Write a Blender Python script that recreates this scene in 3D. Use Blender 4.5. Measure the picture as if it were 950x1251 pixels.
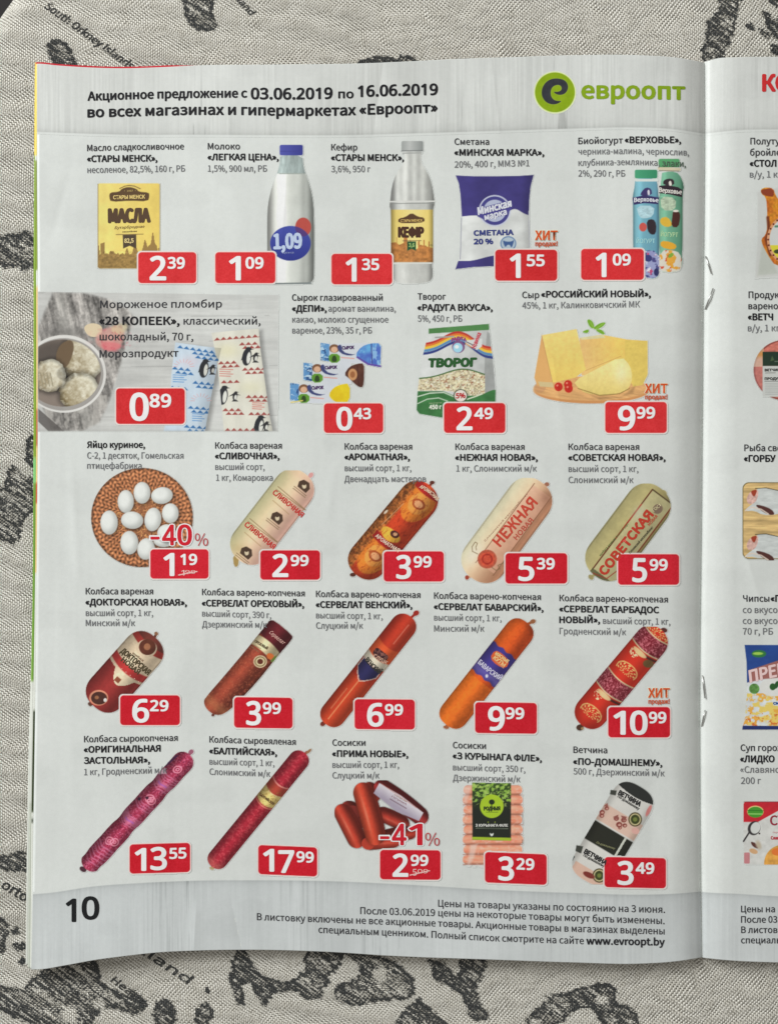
import bpy, math, os
import numpy as np
sc = bpy.context.scene
for o in list(bpy.data.objects): bpy.data.objects.remove(o)

# ------------------------------------------------------------------ camera, world, light, exposure
S = 0.00026          # metres per photograph unit on the table plane
H = 0.45             # camera height above the table
cam = bpy.data.cameras.new("camera"); co = bpy.data.objects.new("camera", cam)
sc.collection.objects.link(co); sc.camera = co
co.location = (0, 0, H)
cam.sensor_fit = 'VERTICAL'; cam.sensor_height = 24.0
cam.lens = 24.0 * H / (1251 * S); cam.clip_start = 0.01; cam.clip_end = 20
world = bpy.data.worlds.new("World"); sc.world = world; world.use_nodes = True
bg = world.node_tree.nodes['Background']
bg.inputs[0].default_value = (1.0, 0.975, 0.925, 1); bg.inputs[1].default_value = 0.325
def area(name, loc, size, energy, col, target=(0, 0, 0)):
    from mathutils import Vector
    l = bpy.data.lights.new(name, 'AREA'); l.shape = 'RECTANGLE'; l.size = size[0]; l.size_y = size[1]
    l.energy = energy; l.color = col
    o = bpy.data.objects.new(name, l); o.location = loc
    o.rotation_euler = (Vector(target) - Vector(loc)).to_track_quat('-Z', 'Y').to_euler()
    sc.collection.objects.link(o)
area("window_light", (-1.25, 0.95, 0.92), (1.1, 0.8), 36, (0.968, 0.99, 0.985))
sc.view_settings.view_transform = 'Standard'; sc.view_settings.look = 'None'
sc.view_settings.exposure = 0.05; sc.view_settings.gamma = 1.0

# ------------------------------------------------------------------ helpers
PAPER = np.array([200, 203, 200.])
KREF = 1.30
def lin(c):
    c = np.clip(np.asarray(c, float) / 255., 0, 1)
    return np.where(c < .04045, c / 12.92, ((c + .055) / 1.055) ** 2.4)
def alb(c):
    return np.clip(lin(c) * KREF, 0.004, 0.93)

def vnoise(X, Y, seed):
    r = np.random.RandomState(abs(int(seed))); G = r.rand(128, 128)
    xi = np.floor(X).astype(int); yi = np.floor(Y).astype(int)
    fx = X - xi; fy = Y - yi; fx = fx*fx*(3-2*fx); fy = fy*fy*(3-2*fy)
    a = G[yi % 128, xi % 128]; b = G[yi % 128, (xi+1) % 128]; c = G[(yi+1) % 128, xi % 128]; d = G[(yi+1) % 128, (xi+1) % 128]
    return (a*(1-fx)+b*fx)*(1-fy)+(c*(1-fx)+d*fx)*fy
def fbm(X, Y, seed, o=4):
    v = 0; a = .5; t = 0
    for i in range(o):
        v = v + a*vnoise(X*2**i+i*7.3, Y*2**i+i*3.1, seed+i); t += a; a *= .55
    return v/t
def sstep(a, b, x):
    t = np.clip((x-a)/(b-a), 0, 1); return t*t*(3-2*t)
def poly_sd(X, Y, P):
    P = np.asarray(P, float); n = len(P)
    d = np.full(X.shape, 1e9); ins = np.zeros(X.shape, bool)
    for i in range(n):
        ax, ay = P[i]; bx, by = P[(i+1) % n]
        ex, ey = bx-ax, by-ay; wx, wy = X-ax, Y-ay
        t = np.clip((wx*ex+wy*ey)/(ex*ex+ey*ey+1e-9), 0, 1)
        d = np.minimum(d, (wx-ex*t)**2+(wy-ey*t)**2)
        if ay != by:
            c = ((ay > Y) != (by > Y)) & (X < (bx-ax)*(Y-ay)/(by-ay)+ax)
            ins ^= c
    d = np.sqrt(d)
    return np.where(ins, -d, d)
def smooth_poly(P, it=2):
    for _ in range(it):
        Q = []
        for i in range(len(P)):
            a = P[i]; b = P[(i+1) % len(P)]
            Q += [(a[0]*.75+b[0]*.25, a[1]*.75+b[1]*.25), (a[0]*.25+b[0]*.75, a[1]*.25+b[1]*.75)]
        P = Q
    return P
def interp(pts):
    xs = [p[0] for p in pts]; ys = [p[1] for p in pts]
    import numpy as _n
    # smooth (catmull) densification of a polyline function
    X = _n.array(xs, float); Y = _n.array(ys, float); m = _n.gradient(Y, X)
    def f(x):
        x = _n.clip(_n.asarray(x, float), X[0], X[-1]); i = _n.clip(_n.searchsorted(X, x)-1, 0, len(X)-2)
        h = X[i+1]-X[i]; t = (x-X[i])/h
        return (2*t**3-3*t**2+1)*Y[i]+(t**3-2*t**2+t)*h*m[i]+(-2*t**3+3*t**2)*Y[i+1]+(t**3-t**2)*h*m[i+1]
    return f

# paper surface height: gentle ripples, a dip into the fold
GUT = interp([(60, 860), (160, 860.5), (350, 859), (600, 857), (860, 854.5), (1000, 855), (1180, 857)])
CREASES = [(88, 560, 96, 720, 7, .00013), (62, 300, 84, 210, 8, -.00010), (352, 190, 344, 300, 9, .00010), (470, 60, 455, 170, 8, -.00010), (600, 70, 612, 180, 9, .00012),
           (130, 900, 220, 1010, 7, .00009), (300, 1180, 280, 1090, 9, -.00012), (545, 700, 640, 735, 7, .00007), (690, 540, 672, 420, 10, .00010), (820, 1060, 780, 960, 8, -.00009),
           (900, 640, 935, 760, 8, .00010), (885, 960, 930, 900, 8, -.00008), (240, 1100, 236, 1175, 6, .00012), (410, 560, 400, 640, 9, .00009), (720, 1090, 730, 1170, 7, .00010)]
def ripple(x, y):
    r = .00010*np.sin(x/46+.9*np.sin(y/230)) + .00008*np.sin(x/71+y/300+1.3) + .00009*np.sin(y/150+x/190)
    r = r + .00022*(fbm(x/95., y/260., 5, 2)-.5) + .00030*np.exp(-((y-70)/60.)**2)*np.sin(x/62+1.)
    r = r + .00030*np.exp(-((y-1180)/50.)**2)*np.sin(x/75)
    for x0, y0, x1, y1, w, h in CREASES:
        ex, ey = x1-x0, y1-y0; L2 = ex*ex+ey*ey; t = ((x-x0)*ex+(y-y0)*ey)/L2; dd = ((x-x0)*ey-(y-y0)*ex)/math.sqrt(L2)
        r = r + h*np.exp(-np.abs(dd)/w)*np.exp(-((t-.5)/.42)**4)
    return r
def height(x, y):
    g = GUT(y); d = x-g
    L = np.clip((d+38)/38, 0, 1.2); R = 1-np.clip(d/42, 0, 1)
    z = 0.0033 + .0007*np.exp(-((d+70)/60)**2)*(d < 0) + .0007*np.exp(-(70/60)**2)*(d >= 0)*R
    z = z - np.where(d < 0, .0026*L**2, .0026*R**2) - .00065*np.clip(1-np.abs(d)/7, 0, 1)**2
    fade = np.clip(np.abs(d)/60, .25, 1)
    return z + 1.9*ripple(x, y)*fade
def world_pt(x, y, dz):
    z = height(x, y)+dz; f = 1-z/H
    return np.stack([(x-475)*S*f, -(y-625.5)*S*f, z], -1)

def set_props(o, **k):
    for a, b in k.items():
        if b is not None: o[a] = b
def new_obj(name, me, parent=None, mat=None, **props):
    o = bpy.data.objects.new(name, me); sc.collection.objects.link(o)
    if parent is not None: o.parent = parent
    if mat is not None and me is not None: me.materials.append(mat)
    set_props(o, **props); return o
def mk_mesh(name, V, F, smooth=True, col=None, uv=None, ink=None):
    """F: (n,3) or (n,4) array, or a list of such arrays"""
    Fs = F if isinstance(F, list) else [F]
    me = bpy.data.meshes.new(name); V = np.asarray(V, np.float32)
    loops = np.concatenate([f.reshape(-1) for f in Fs]).astype(np.int32)
    tot = np.concatenate([np.full(len(f), f.shape[1], np.int32) for f in Fs])
    st = np.concatenate([[0], np.cumsum(tot)[:-1]]).astype(np.int32)
    me.vertices.add(len(V)); me.vertices.foreach_set('co', V.reshape(-1))
    me.loops.add(len(loops)); me.loops.foreach_set('vertex_index', loops)
    me.polygons.add(len(tot)); me.polygons.foreach_set('loop_start', st); me.polygons.foreach_set('loop_total', tot)
    me.polygons.foreach_set('use_smooth', np.full(len(tot), smooth))
    me.update(calc_edges=True)
    if col is not None:
        a = me.color_attributes.new('print', 'FLOAT_COLOR', 'POINT')
        c = np.ones((len(V), 4), np.float32); c[:, :3] = col; a.data.foreach_set('color', c.reshape(-1))
    if uv is not None:
        a = me.uv_layers.new(name='UVMap'); a.data.foreach_set('uv', np.asarray(uv, np.float32)[loops].reshape(-1))
    if ink is not None:
        a = me.attributes.new('ink', 'FLOAT', 'POINT'); a.data.foreach_set('value', np.asarray(ink, np.float32))
    return me
def grid_faces(ny, nx):
    i = np.arange(ny*nx).reshape(ny, nx)
    return np.stack([i[1:, :-1], i[1:, 1:], i[:-1, 1:], i[:-1, :-1]], -1).reshape(-1, 4)

# ------------------------------------------------------------------ materials
def N(nt, t, **k):
    n = nt.nodes.new(t)
    for a, b in k.items(): setattr(n, a, b)
    return n
def M(nt, op, a, b=None, c=None, clamp=False):
    n = nt.nodes.new('ShaderNodeMath'); n.operation = op; n.use_clamp = clamp
    for i, v in enumerate((a, b, c)):
        if v is None: continue
        if isinstance(v, (int, float)): n.inputs[i].default_value = v
        else: nt.links.new(v, n.inputs[i])
    return n.outputs[0]
def paper_material(name):
    m = bpy.data.materials.new(name); m.use_nodes = True; nt = m.node_tree; b = nt.nodes['Principled BSDF']
    at = N(nt, 'ShaderNodeAttribute', attribute_name='print')
    tc = N(nt, 'ShaderNodeTexCoord')
    n1 = N(nt, 'ShaderNodeTexNoise'); n1.inputs['Scale'].default_value = 2600; n1.inputs['Detail'].default_value = 2
    nt.links.new(tc.outputs['Object'], n1.inputs['Vector'])
    n2 = N(nt, 'ShaderNodeTexNoise'); n2.inputs['Scale'].default_value = 700; n2.inputs['Detail'].default_value = 3
    nt.links.new(tc.outputs['Object'], n2.inputs['Vector'])
    f = M(nt, 'ADD', M(nt, 'MULTIPLY', M(nt, 'SUBTRACT', n1.outputs[0], .5), .10), M(nt, 'MULTIPLY', M(nt, 'SUBTRACT', n2.outputs[0], .5), .09))
    f = M(nt, 'ADD', f, 1.0)
    mx = N(nt, 'ShaderNodeVectorMath', operation='SCALE')
    nt.links.new(at.outputs['Color'], mx.inputs[0]); nt.links.new(f, mx.inputs['Scale'])
    nt.links.new(mx.outputs[0], b.inputs['Base Color'])
    b.inputs['Roughness'].default_value = .38
    b.inputs['Specular IOR Level'].default_value = .32
    bp = N(nt, 'ShaderNodeBump'); bp.inputs['Strength'].default_value = .10; bp.inputs['Distance'].default_value = .0002
    n3 = N(nt, 'ShaderNodeTexNoise'); n3.inputs['Scale'].default_value = 260; n3.inputs['Detail'].default_value = 4
    nt.links.new(tc.outputs['Object'], n3.inputs['Vector'])
    nt.links.new(n3.outputs[0], bp.inputs['Height']); nt.links.new(bp.outputs[0], b.inputs['Normal'])
    return m
def cloth_material():
    m = bpy.data.materials.new('printed_linen'); m.use_nodes = True; nt = m.node_tree; b = nt.nodes['Principled BSDF']
    uv = N(nt, 'ShaderNodeUVMap'); sep = N(nt, 'ShaderNodeSeparateXYZ')
    nz = N(nt, 'ShaderNodeTexNoise'); nz.inputs['Scale'].default_value = .012; nz.inputs['Detail'].default_value = 2
    nt.links.new(uv.outputs[0], nz.inputs['Vector'])
    nt.links.new(uv.outputs[0], sep.inputs[0])
    x, y = sep.outputs[0], sep.outputs[1]
    th = math.radians(-6); c, s = math.cos(th), math.sin(th); p = 2.55
    wob = M(nt, 'MULTIPLY', M(nt, 'SUBTRACT', nz.outputs[0], .5), 22.)
    u = M(nt, 'ADD', M(nt, 'ADD', M(nt, 'MULTIPLY', x, c), M(nt, 'MULTIPLY', y, s)), wob)
    v = M(nt, 'ADD', M(nt, 'ADD', M(nt, 'MULTIPLY', x, -s), M(nt, 'MULTIPLY', y, c)), wob)
    su = M(nt, 'SINE', M(nt, 'MULTIPLY', u, math.pi/p)); sv = M(nt, 'SINE', M(nt, 'MULTIPLY', v, math.pi/(p*.86)))
    q = M(nt, 'MULTIPLY', su, sv)
    sel = M(nt, 'MULTIPLY_ADD', q, 3.2, .5, clamp=True)
    au = M(nt, 'ABSOLUTE', su); av = M(nt, 'ABSOLUTE', sv)
    h = M(nt, 'ADD', M(nt, 'MULTIPLY', au, sel), M(nt, 'MULTIPLY', av, M(nt, 'SUBTRACT', 1.0, sel)))
    # yarn tone noise, stretched along both thread directions
    def yarn(a, b_, seed, sx, sy):
        cb = N(nt, 'ShaderNodeCombineXYZ'); nt.links.new(M(nt, 'MULTIPLY', a, sx), cb.inputs[0]); nt.links.new(M(nt, 'MULTIPLY', b_, sy), cb.inputs[1]); cb.inputs[2].default_value = seed
        n = N(nt, 'ShaderNodeTexNoise'); n.inputs['Scale'].default_value = 1; n.inputs['Detail'].default_value = 3
        nt.links.new(cb.outputs[0], n.inputs['Vector']); return n.outputs[0]
    ya = yarn(u, v, 1.3, .27, .035); yb = yarn(u, v, 8.1, .035, .27)
    yy = M(nt, 'ADD', M(nt, 'MULTIPLY', ya, sel), M(nt, 'MULTIPLY', yb, M(nt, 'SUBTRACT', 1.0, sel)))
    fine = yarn(u, v, 4.4, .55, .55)
    big = yarn(x, y, 2.2, .006, .006)
    tone = M(nt, 'ADD', M(nt, 'MULTIPLY', M(nt, 'SUBTRACT', yy, .5), 1.1), M(nt, 'MULTIPLY', M(nt, 'SUBTRACT', fine, .5), .75))
    tone = M(nt, 'ADD', tone, M(nt, 'MULTIPLY_ADD', sel, .46, .37))
    # the stronger yarn runs diagonally, one way on the left and the other way on the right
    def diag(deg, per):
        c3, s3 = math.cos(math.radians(deg)), math.sin(math.radians(deg))
        return M(nt, 'SINE', M(nt, 'MULTIPLY', M(nt, 'ADD', M(nt, 'ADD', M(nt, 'MULTIPLY', x, -s3), M(nt, 'MULTIPLY', y, c3)), M(nt, 'MULTIPLY', wob, .35)), 2*math.pi/per))
    side = M(nt, 'ADD', M(nt, 'MULTIPLY_ADD', x, 1/700., -.15), M(nt, 'MULTIPLY', M(nt, 'SUBTRACT', yarn(x, y, 6.6, .01, .01), .5), 2.4), clamp=True)
    dg = M(nt, 'ADD', M(nt, 'MULTIPLY', diag(38, 3.7), M(nt, 'SUBTRACT', 1.0, side)), M(nt, 'MULTIPLY', diag(-51, 3.9), side))
    tone = M(nt, 'ADD', tone, M(nt, 'MULTIPLY', dg, .24))
    tone = M(nt, 'ADD', tone, M(nt, 'MULTIPLY', M(nt, 'SUBTRACT', big, .5), .25), clamp=True)
    cr = N(nt, 'ShaderNodeValToRGB'); e = cr.color_ramp.elements
    e[0].position = 0; e[0].color = (.20, .185, .15, 1); e[1].position = 1; e[1].color = (.97, .945, .87, 1)
    k = cr.color_ramp.elements.new(.5); k.color = (.76, .725, .635, 1)
    nt.links.new(tone, cr.inputs[0])
    # printed ink of the old map
    at = N(nt, 'ShaderNodeAttribute', attribute_name='ink')
    c2, s2 = math.cos(math.radians(37)), math.sin(math.radians(37))
    hu = M(nt, 'ADD', M(nt, 'MULTIPLY', x, c2), M(nt, 'MULTIPLY', y, s2)); hv = M(nt, 'ADD', M(nt, 'MULTIPLY', x, -s2), M(nt, 'MULTIPLY', y, c2))
    hat = M(nt, 'SINE', M(nt, 'MULTIPLY', hv, 2*math.pi/6.5))
    hn = yarn(hu, hv, 9.7, .05, .30)
    hn2 = yarn(hu, hv, 12.7, .22, .42)
    inkv = M(nt, 'ADD', at.outputs['Fac'], M(nt, 'MULTIPLY', M(nt, 'SUBTRACT', hn, .5), 1.9))
    inkv = M(nt, 'ADD', inkv, M(nt, 'MULTIPLY', M(nt, 'SUBTRACT', hn2, .5), 2.8))
    inkv = M(nt, 'ADD', inkv, M(nt, 'MULTIPLY', hat, .10))
    inkv = M(nt, 'ADD', inkv, M(nt, 'MULTIPLY', M(nt, 'SUBTRACT', sel, .5), .60))
    inkv = M(nt, 'ADD', inkv, M(nt, 'MULTIPLY', dg, .22))
    inkf = M(nt, 'MULTIPLY_ADD', M(nt, 'SUBTRACT', inkv, .5), 2.7, .5, clamp=True)
    inkf = M(nt, 'MULTIPLY', inkf, M(nt, 'GREATER_THAN', at.outputs['Fac'], .04))
    mx = N(nt, 'ShaderNodeMix', data_type='RGBA')
    nt.links.new(M(nt, 'MULTIPLY', inkf, .95), mx.inputs[0]); nt.links.new(cr.outputs[0], mx.inputs[6]); mx.inputs[7].default_value = (.036, .04, .043, 1)
    nt.links.new(mx.outputs[2], b.inputs['Base Color'])
    b.inputs['Roughness'].default_value = .85; b.inputs['Specular IOR Level'].default_value = .2
    bp = N(nt, 'ShaderNodeBump'); bp.inputs['Strength'].default_value = .9; bp.inputs['Distance'].default_value = .00040
    nt.links.new(M(nt, 'ADD', M(nt, 'MULTIPLY', dg, .35), M(nt, 'ADD', h, M(nt, 'MULTIPLY', fine, .6))), bp.inputs['Height']); nt.links.new(bp.outputs[0], b.inputs['Normal'])
    return m
MAT = paper_material('printed_paper'); CLOTH = cloth_material()
def plain(name, c, rough=.5, metal=0):
    m = bpy.data.materials.new(name); m.use_nodes = True; b = m.node_tree.nodes['Principled BSDF']
    b.inputs['Base Color'].default_value = (*c, 1); b.inputs['Roughness'].default_value = rough; b.inputs['Metallic'].default_value = metal
    return m

# ------------------------------------------------------------------ lettering
FONT = None
try:
    FONT = bpy.data.fonts.load(os.path.join(bpy.utils.resource_path('LOCAL'), 'datafiles', 'fonts', 'Noto Sans CJK Regular.woff2'))
except Exception: FONT = None
FONT2 = None
try: FONT2 = bpy.data.fonts.load(os.path.join(bpy.utils.resource_path('LOCAL'), 'datafiles', 'fonts', 'NotoSansDevanagari-Regular.woff2'))
except Exception: FONT2 = None
_cache = {}
def raw_text(s):
    if s in _cache: return _cache[s]
    dig = all(ch in '0123456789.' for ch in s) and FONT2 is not None
    cu = bpy.data.curves.new('t', 'FONT'); cu.body = s; cu.size = 1; cu.resolution_u = 3
    if dig: cu.font = FONT2
    elif FONT: cu.font = FONT
    o = bpy.data.objects.new('t', cu); me = bpy.data.meshes.new_from_object(o)
    n = len(me.vertices); V = np.zeros(n*3, np.float32); me.vertices.foreach_get('co', V); V = V.reshape(-1, 3)[:, :2].copy()
    me.calc_loop_triangles(); F = np.zeros(len(me.loop_triangles)*3, np.int32); me.loop_triangles.foreach_get('vertices', F); F = F.reshape(-1, 3)
    bpy.data.objects.remove(o); bpy.data.curves.remove(cu); bpy.data.meshes.remove(me)
    _cache[s] = (V, F); return V, F
CAP = None
def text_geo(s):
    global CAP
    if CAP is None:
        v, f = raw_text('Н'); CAP = v[:, 1].max()
    V, F = raw_text(s)
    if all(ch in '0123456789.' for ch in s) and FONT2 is not None:
        v0, f0 = raw_text('7'); return V/v0[:, 1].max(), F
    return V/CAP, F
def subdiv(V, F):
    n = len(V); a, b, c = F[:, 0], F[:, 1], F[:, 2]
    m = [(V[a]+V[b])/2, (V[b]+V[c])/2, (V[c]+V[a])/2]; k = len(F); r = np.arange(k)
    ab, bc, ca = n+r, n+k+r, n+2*k+r
    return np.concatenate([V]+m), np.concatenate([np.stack(t, 1) for t in ((a, ab, ca), (ab, b, bc), (ca, bc, c), (ab, bc, ca))])

class Sheet:
    """collects printed shapes in page units and links them as ONE mesh lying on the paper"""
    def __init__(s): s.V = []; s.Z = []; s.C = []; s.F = []; s.n = 0
    def add(s, P, z, C, F):
        s.V.append(P); s.Z.append(np.full(len(P), z) if np.isscalar(z) else z)
        s.C.append(np.broadcast_to(C, (len(P), 3))); s.F.append(F+s.n); s.n += len(P)
    def pic(s, p, z=.00006):
        ny, nx = p.A.shape; F = grid_faces(ny, nx); a = p.A.reshape(-1)
        keep = (a[F] > .02).any(1); F = F[keep]
        used = np.unique(F); mp = np.full(ny*nx, -1); mp[used] = np.arange(len(used))
        P = np.stack([p.PX.reshape(-1)[used], p.PY.reshape(-1)[used]], -1)
        s.add(P, z, alb(np.clip(p.C.reshape(-1, 3)[used], 0, 255)), mp[F])
    def text(s, t, xa, xb, ys, cap, col=(48, 48, 52), bold=0, z=.00011, sub=0, fit=True, slant=0, outline=None):
        """baseline runs from xa to xb along the heights ys (one number or several, evenly spaced)"""
        V, F = text_geo(t)
        if len(V) == 0: return
        x0, x1 = V[:, 0].min(), V[:, 0].max()
        for _ in range(sub): V, F = subdiv(V, F)
        k = cap
        if xb is None: fx = k
        else: fx = (xb-xa)/(x1-x0)
        ys = np.atleast_1d(np.asarray(ys, float)); wid = (x1-x0)*fx
        x = xa+(V[:, 0]-x0)*fx+slant*V[:, 1]*k
        base = ys[0] if len(ys) == 1 else np.interp(xa+(V[:, 0]-x0)*fx, np.linspace(xa, xa+wid, len(ys)), ys)
        y = base-V[:, 1]*k
        s._stamp(x, y, F, col, bold*cap, z)
    def _stamp(s, x, y, F, col, b, z):
        offs = [(0, 0)] if b <= 0 else [(0, 0), (b, 0), (-b, 0), (0, b*.8), (0, -b*.8), (b*.7, b*.6), (-b*.7, -b*.6), (b*.7, -b*.6), (-b*.7, b*.6)]
        C = alb(col)
        for i, (dx, dy) in enumerate(offs):
            s.add(np.stack([x+dx, y+dy], -1), z+i*.0000015, C, F[:, ::-1] if False else F)
    def rtext(s, t, a, b, cap, col, bold=0, z=.00010, slant=0, arc=0, sub=0):
        """lettering along a straight (or bowed) line from a to b"""
        V, F = text_geo(t)
        if len(V) == 0: return
        for _ in range(sub): V, F = subdiv(V, F)
        x0, x1 = V[:, 0].min(), V[:, 0].max(); L = math.hypot(b[0]-a[0], b[1]-a[1])
        dx, dy = (b[0]-a[0])/L, (b[1]-a[1])/L
        u = (V[:, 0]-x0)/(x1-x0); w = V[:, 1]*cap; q = u*L+slant*w
        w = w+arc*4*u*(1-u)
        s._stamp(a[0]+dx*q+dy*w, a[1]+dy*q-dx*w, F, col, bold*cap, z)
    def build(s, name, parent, label=None):
        P = np.concatenate(s.V); Z = np.concatenate(s.Z); C = np.concatenate(s.C)*show_through(P[:, 0], P[:, 1])[:, None]
        tri = [f for f in s.F if f.shape[1] == 3]; quad = [f for f in s.F if f.shape[1] == 4]
        Fs = []
        if quad: Fs.append(np.concatenate(quad))
        if tri: Fs.append(np.concatenate(tri))
        me = mk_mesh(name, world_pt(P[:, 0], P[:, 1], Z), Fs, True, col=C)
        return new_obj(name, me, parent, MAT, label=label)
def show_through(x, y):
    # faint ghost of what is printed on the reverse
    a = vnoise(x/34., y/27., 91); a = sstep(.55, .75, a)
    b = fbm(x/60., y/60., 17, 3)-.5
    c = fbm(x/7., y/190., 23, 2)-.5
    return 1-.035*a+.07*b+.05*c

class Pic:
    """a small printed picture, painted on a fine grid in its own units (page = o + v/s)"""
    def __init__(p, ox, oy, s, x0, y0, x1, y1, res=.75, bg=None):
        p.s = s; p.o = (ox, oy)
        nx = int((x1-x0)/s/res)+2; ny = int((y1-y0)/s/res)+2
        p.X, p.Y = np.meshgrid(np.linspace(x0, x1, nx), np.linspace(y0, y1, ny))
        p.PX = ox+p.X/s; p.PY = oy+p.Y/s
        p.C = np.zeros(p.X.shape+(3,))+PAPER; p.A = np.zeros(p.X.shape); p.w = .75*s
        p.txt = []
    def at(p, x, y): return (p.o[0]+x/p.s, p.o[1]+y/p.s)
    def paint(p, m, c):
        c = np.asarray(c, float)
        p.C = p.C*(1-m[..., None])+c*m[..., None]; p.A = np.maximum(p.A, m)
    def sd(p, d, soft=1): return 1-sstep(-p.w*.6*soft, p.w*.6*soft, d)
    def m_poly(p, P, soft=1, rnd=0): return p.sd(poly_sd(p.X, p.Y, smooth_poly(P, rnd) if rnd else P), soft)
    def m_ell(p, cx, cy, rx, ry, ang=0, soft=1):
        a = math.radians(ang); X, Y = p.X-cx, p.Y-cy; u = X*math.cos(a)+Y*math.sin(a); v = -X*math.sin(a)+Y*math.cos(a)
        r = np.sqrt((u/rx)**2+(v/ry)**2); return p.sd((r-1)*min(rx, ry), soft)
    def m_line(p, P, w, soft=1):
        d = np.full(p.X.shape, 1e9)
        for (ax, ay), (bx, by) in zip(P[:-1], P[1:]):
            ex, ey = bx-ax, by-ay; wx, wy = p.X-ax, p.Y-ay; t = np.clip((wx*ex+wy*ey)/(ex*ex+ey*ey+1e-9), 0, 1)
            d = np.minimum(d, np.hypot(wx-ex*t, wy-ey*t))
        return p.sd(d-w/2, soft)
    def m_rr(p, x0, y0, x1, y1, r, sk=0):
        cx, cy = (x0+x1)/2, (y0+y1)/2; yy = p.Y-sk*(p.X-cx)/(x1-x0)
        qx = np.abs(p.X-cx)-(x1-x0)/2+r; qy = np.abs(yy-cy)-(y1-y0)/2+r
        return p.sd(np.hypot(np.maximum(qx, 0), np.maximum(qy, 0))+np.minimum(np.maximum(qx, qy), 0)-r)
    def poly(p, P, c, soft=1, rnd=0): p.paint(p.m_poly(P, soft, rnd), c)
    def ell(p, cx, cy, rx, ry, c, ang=0, soft=1): p.paint(p.m_ell(cx, cy, rx, ry, ang, soft), c)
    def line(p, P, w, c, soft=1): p.paint(p.m_line(P, w, soft), c)
    def noise(p, sx, sy, seed, ang=0, o=3):
        a = math.radians(ang); u = p.X*math.cos(a)+p.Y*math.sin(a); v = -p.X*math.sin(a)+p.Y*math.cos(a)
        return fbm(u/sx+50, v/sy+50, seed, o)
    def mul(p, m, k):
        """multiply colour under mask m by the array k"""
        p.C = p.C*(1+(k-1)*m)[..., None]
    def add(p, m, k): p.C = p.C+(k*m)[..., None]
    def t(p, s, a, b, cap, col, bold=.05, slant=0, arc=0, sub=0): p.txt.append((s, p.at(*a), p.at(*b), cap/p.s, col, bold, slant, arc/p.s, sub))
    def tube(p, P0, P1, r, n=2.2):
        """long body from P0 to P1: along T, across V, mask"""
        P0 = np.array(P0, float); P1 = np.array(P1, float); L = np.hypot(*(P1-P0)); d = (P1-P0)/L
        T = (p.X-P0[0])*d[0]+(p.Y-P0[1])*d[1]; V = (p.X-P0[0])*d[1]*1.-(p.Y-P0[1])*d[0]
        V = V/r; e = r*1.0
        tt = np.minimum(T, L-T); q = np.clip(1-tt/e, 0, 3)
        rr = (np.abs(V)**2+q**n)**(1/2.) if False else (np.abs(V)**n+q**n)**(1/n)
        return T, V, L, p.sd((rr-1)*r)
    def done(p, name, parent, label, z=.00006):
        s = Sheet(); s.pic(p, z)
        for (t, a, b, cap, col, bold, sl, arc, sub) in p.txt: s.rtext(t, a, b, cap, col, bold, z+.00004, sl, arc, sub)
        return s.build(name, parent, label)
def cyl(V, lo=.55, hi=1.18, c=-.25, w=.55):
    return lo+(hi-lo)*np.exp(-((V-c)/w)**2)+.12*np.exp(-((V-.92)/.12)**2)-.12*(np.abs(V) > .93)

# ================================================================== FLOOR AND TABLECLOTH
floor_m = plain('dark_floor', (.012, .008, .006), .7)
nt = floor_m.node_tree; nz = N(nt, 'ShaderNodeTexNoise'); nz.inputs['Scale'].default_value = 9; nz.inputs['Detail'].default_value = 5
cr = N(nt, 'ShaderNodeValToRGB'); cr.color_ramp.elements[0].color = (.0015, .001, .001, 1); cr.color_ramp.elements[1].color = (.009, .005, .0035, 1)
nt.links.new(nz.outputs[0], cr.inputs[0]); nt.links.new(cr.outputs[0], nt.nodes['Principled BSDF'].inputs['Base Color'])
fv = np.array([[-4, -4, -.75], [4, -4, -.75], [4, 4, -.75], [-4, 4, -.75]]); new_obj('floor', mk_mesh('floor', fv, np.array([[0, 1, 2, 3]]), False), None, floor_m, kind='structure')

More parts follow.
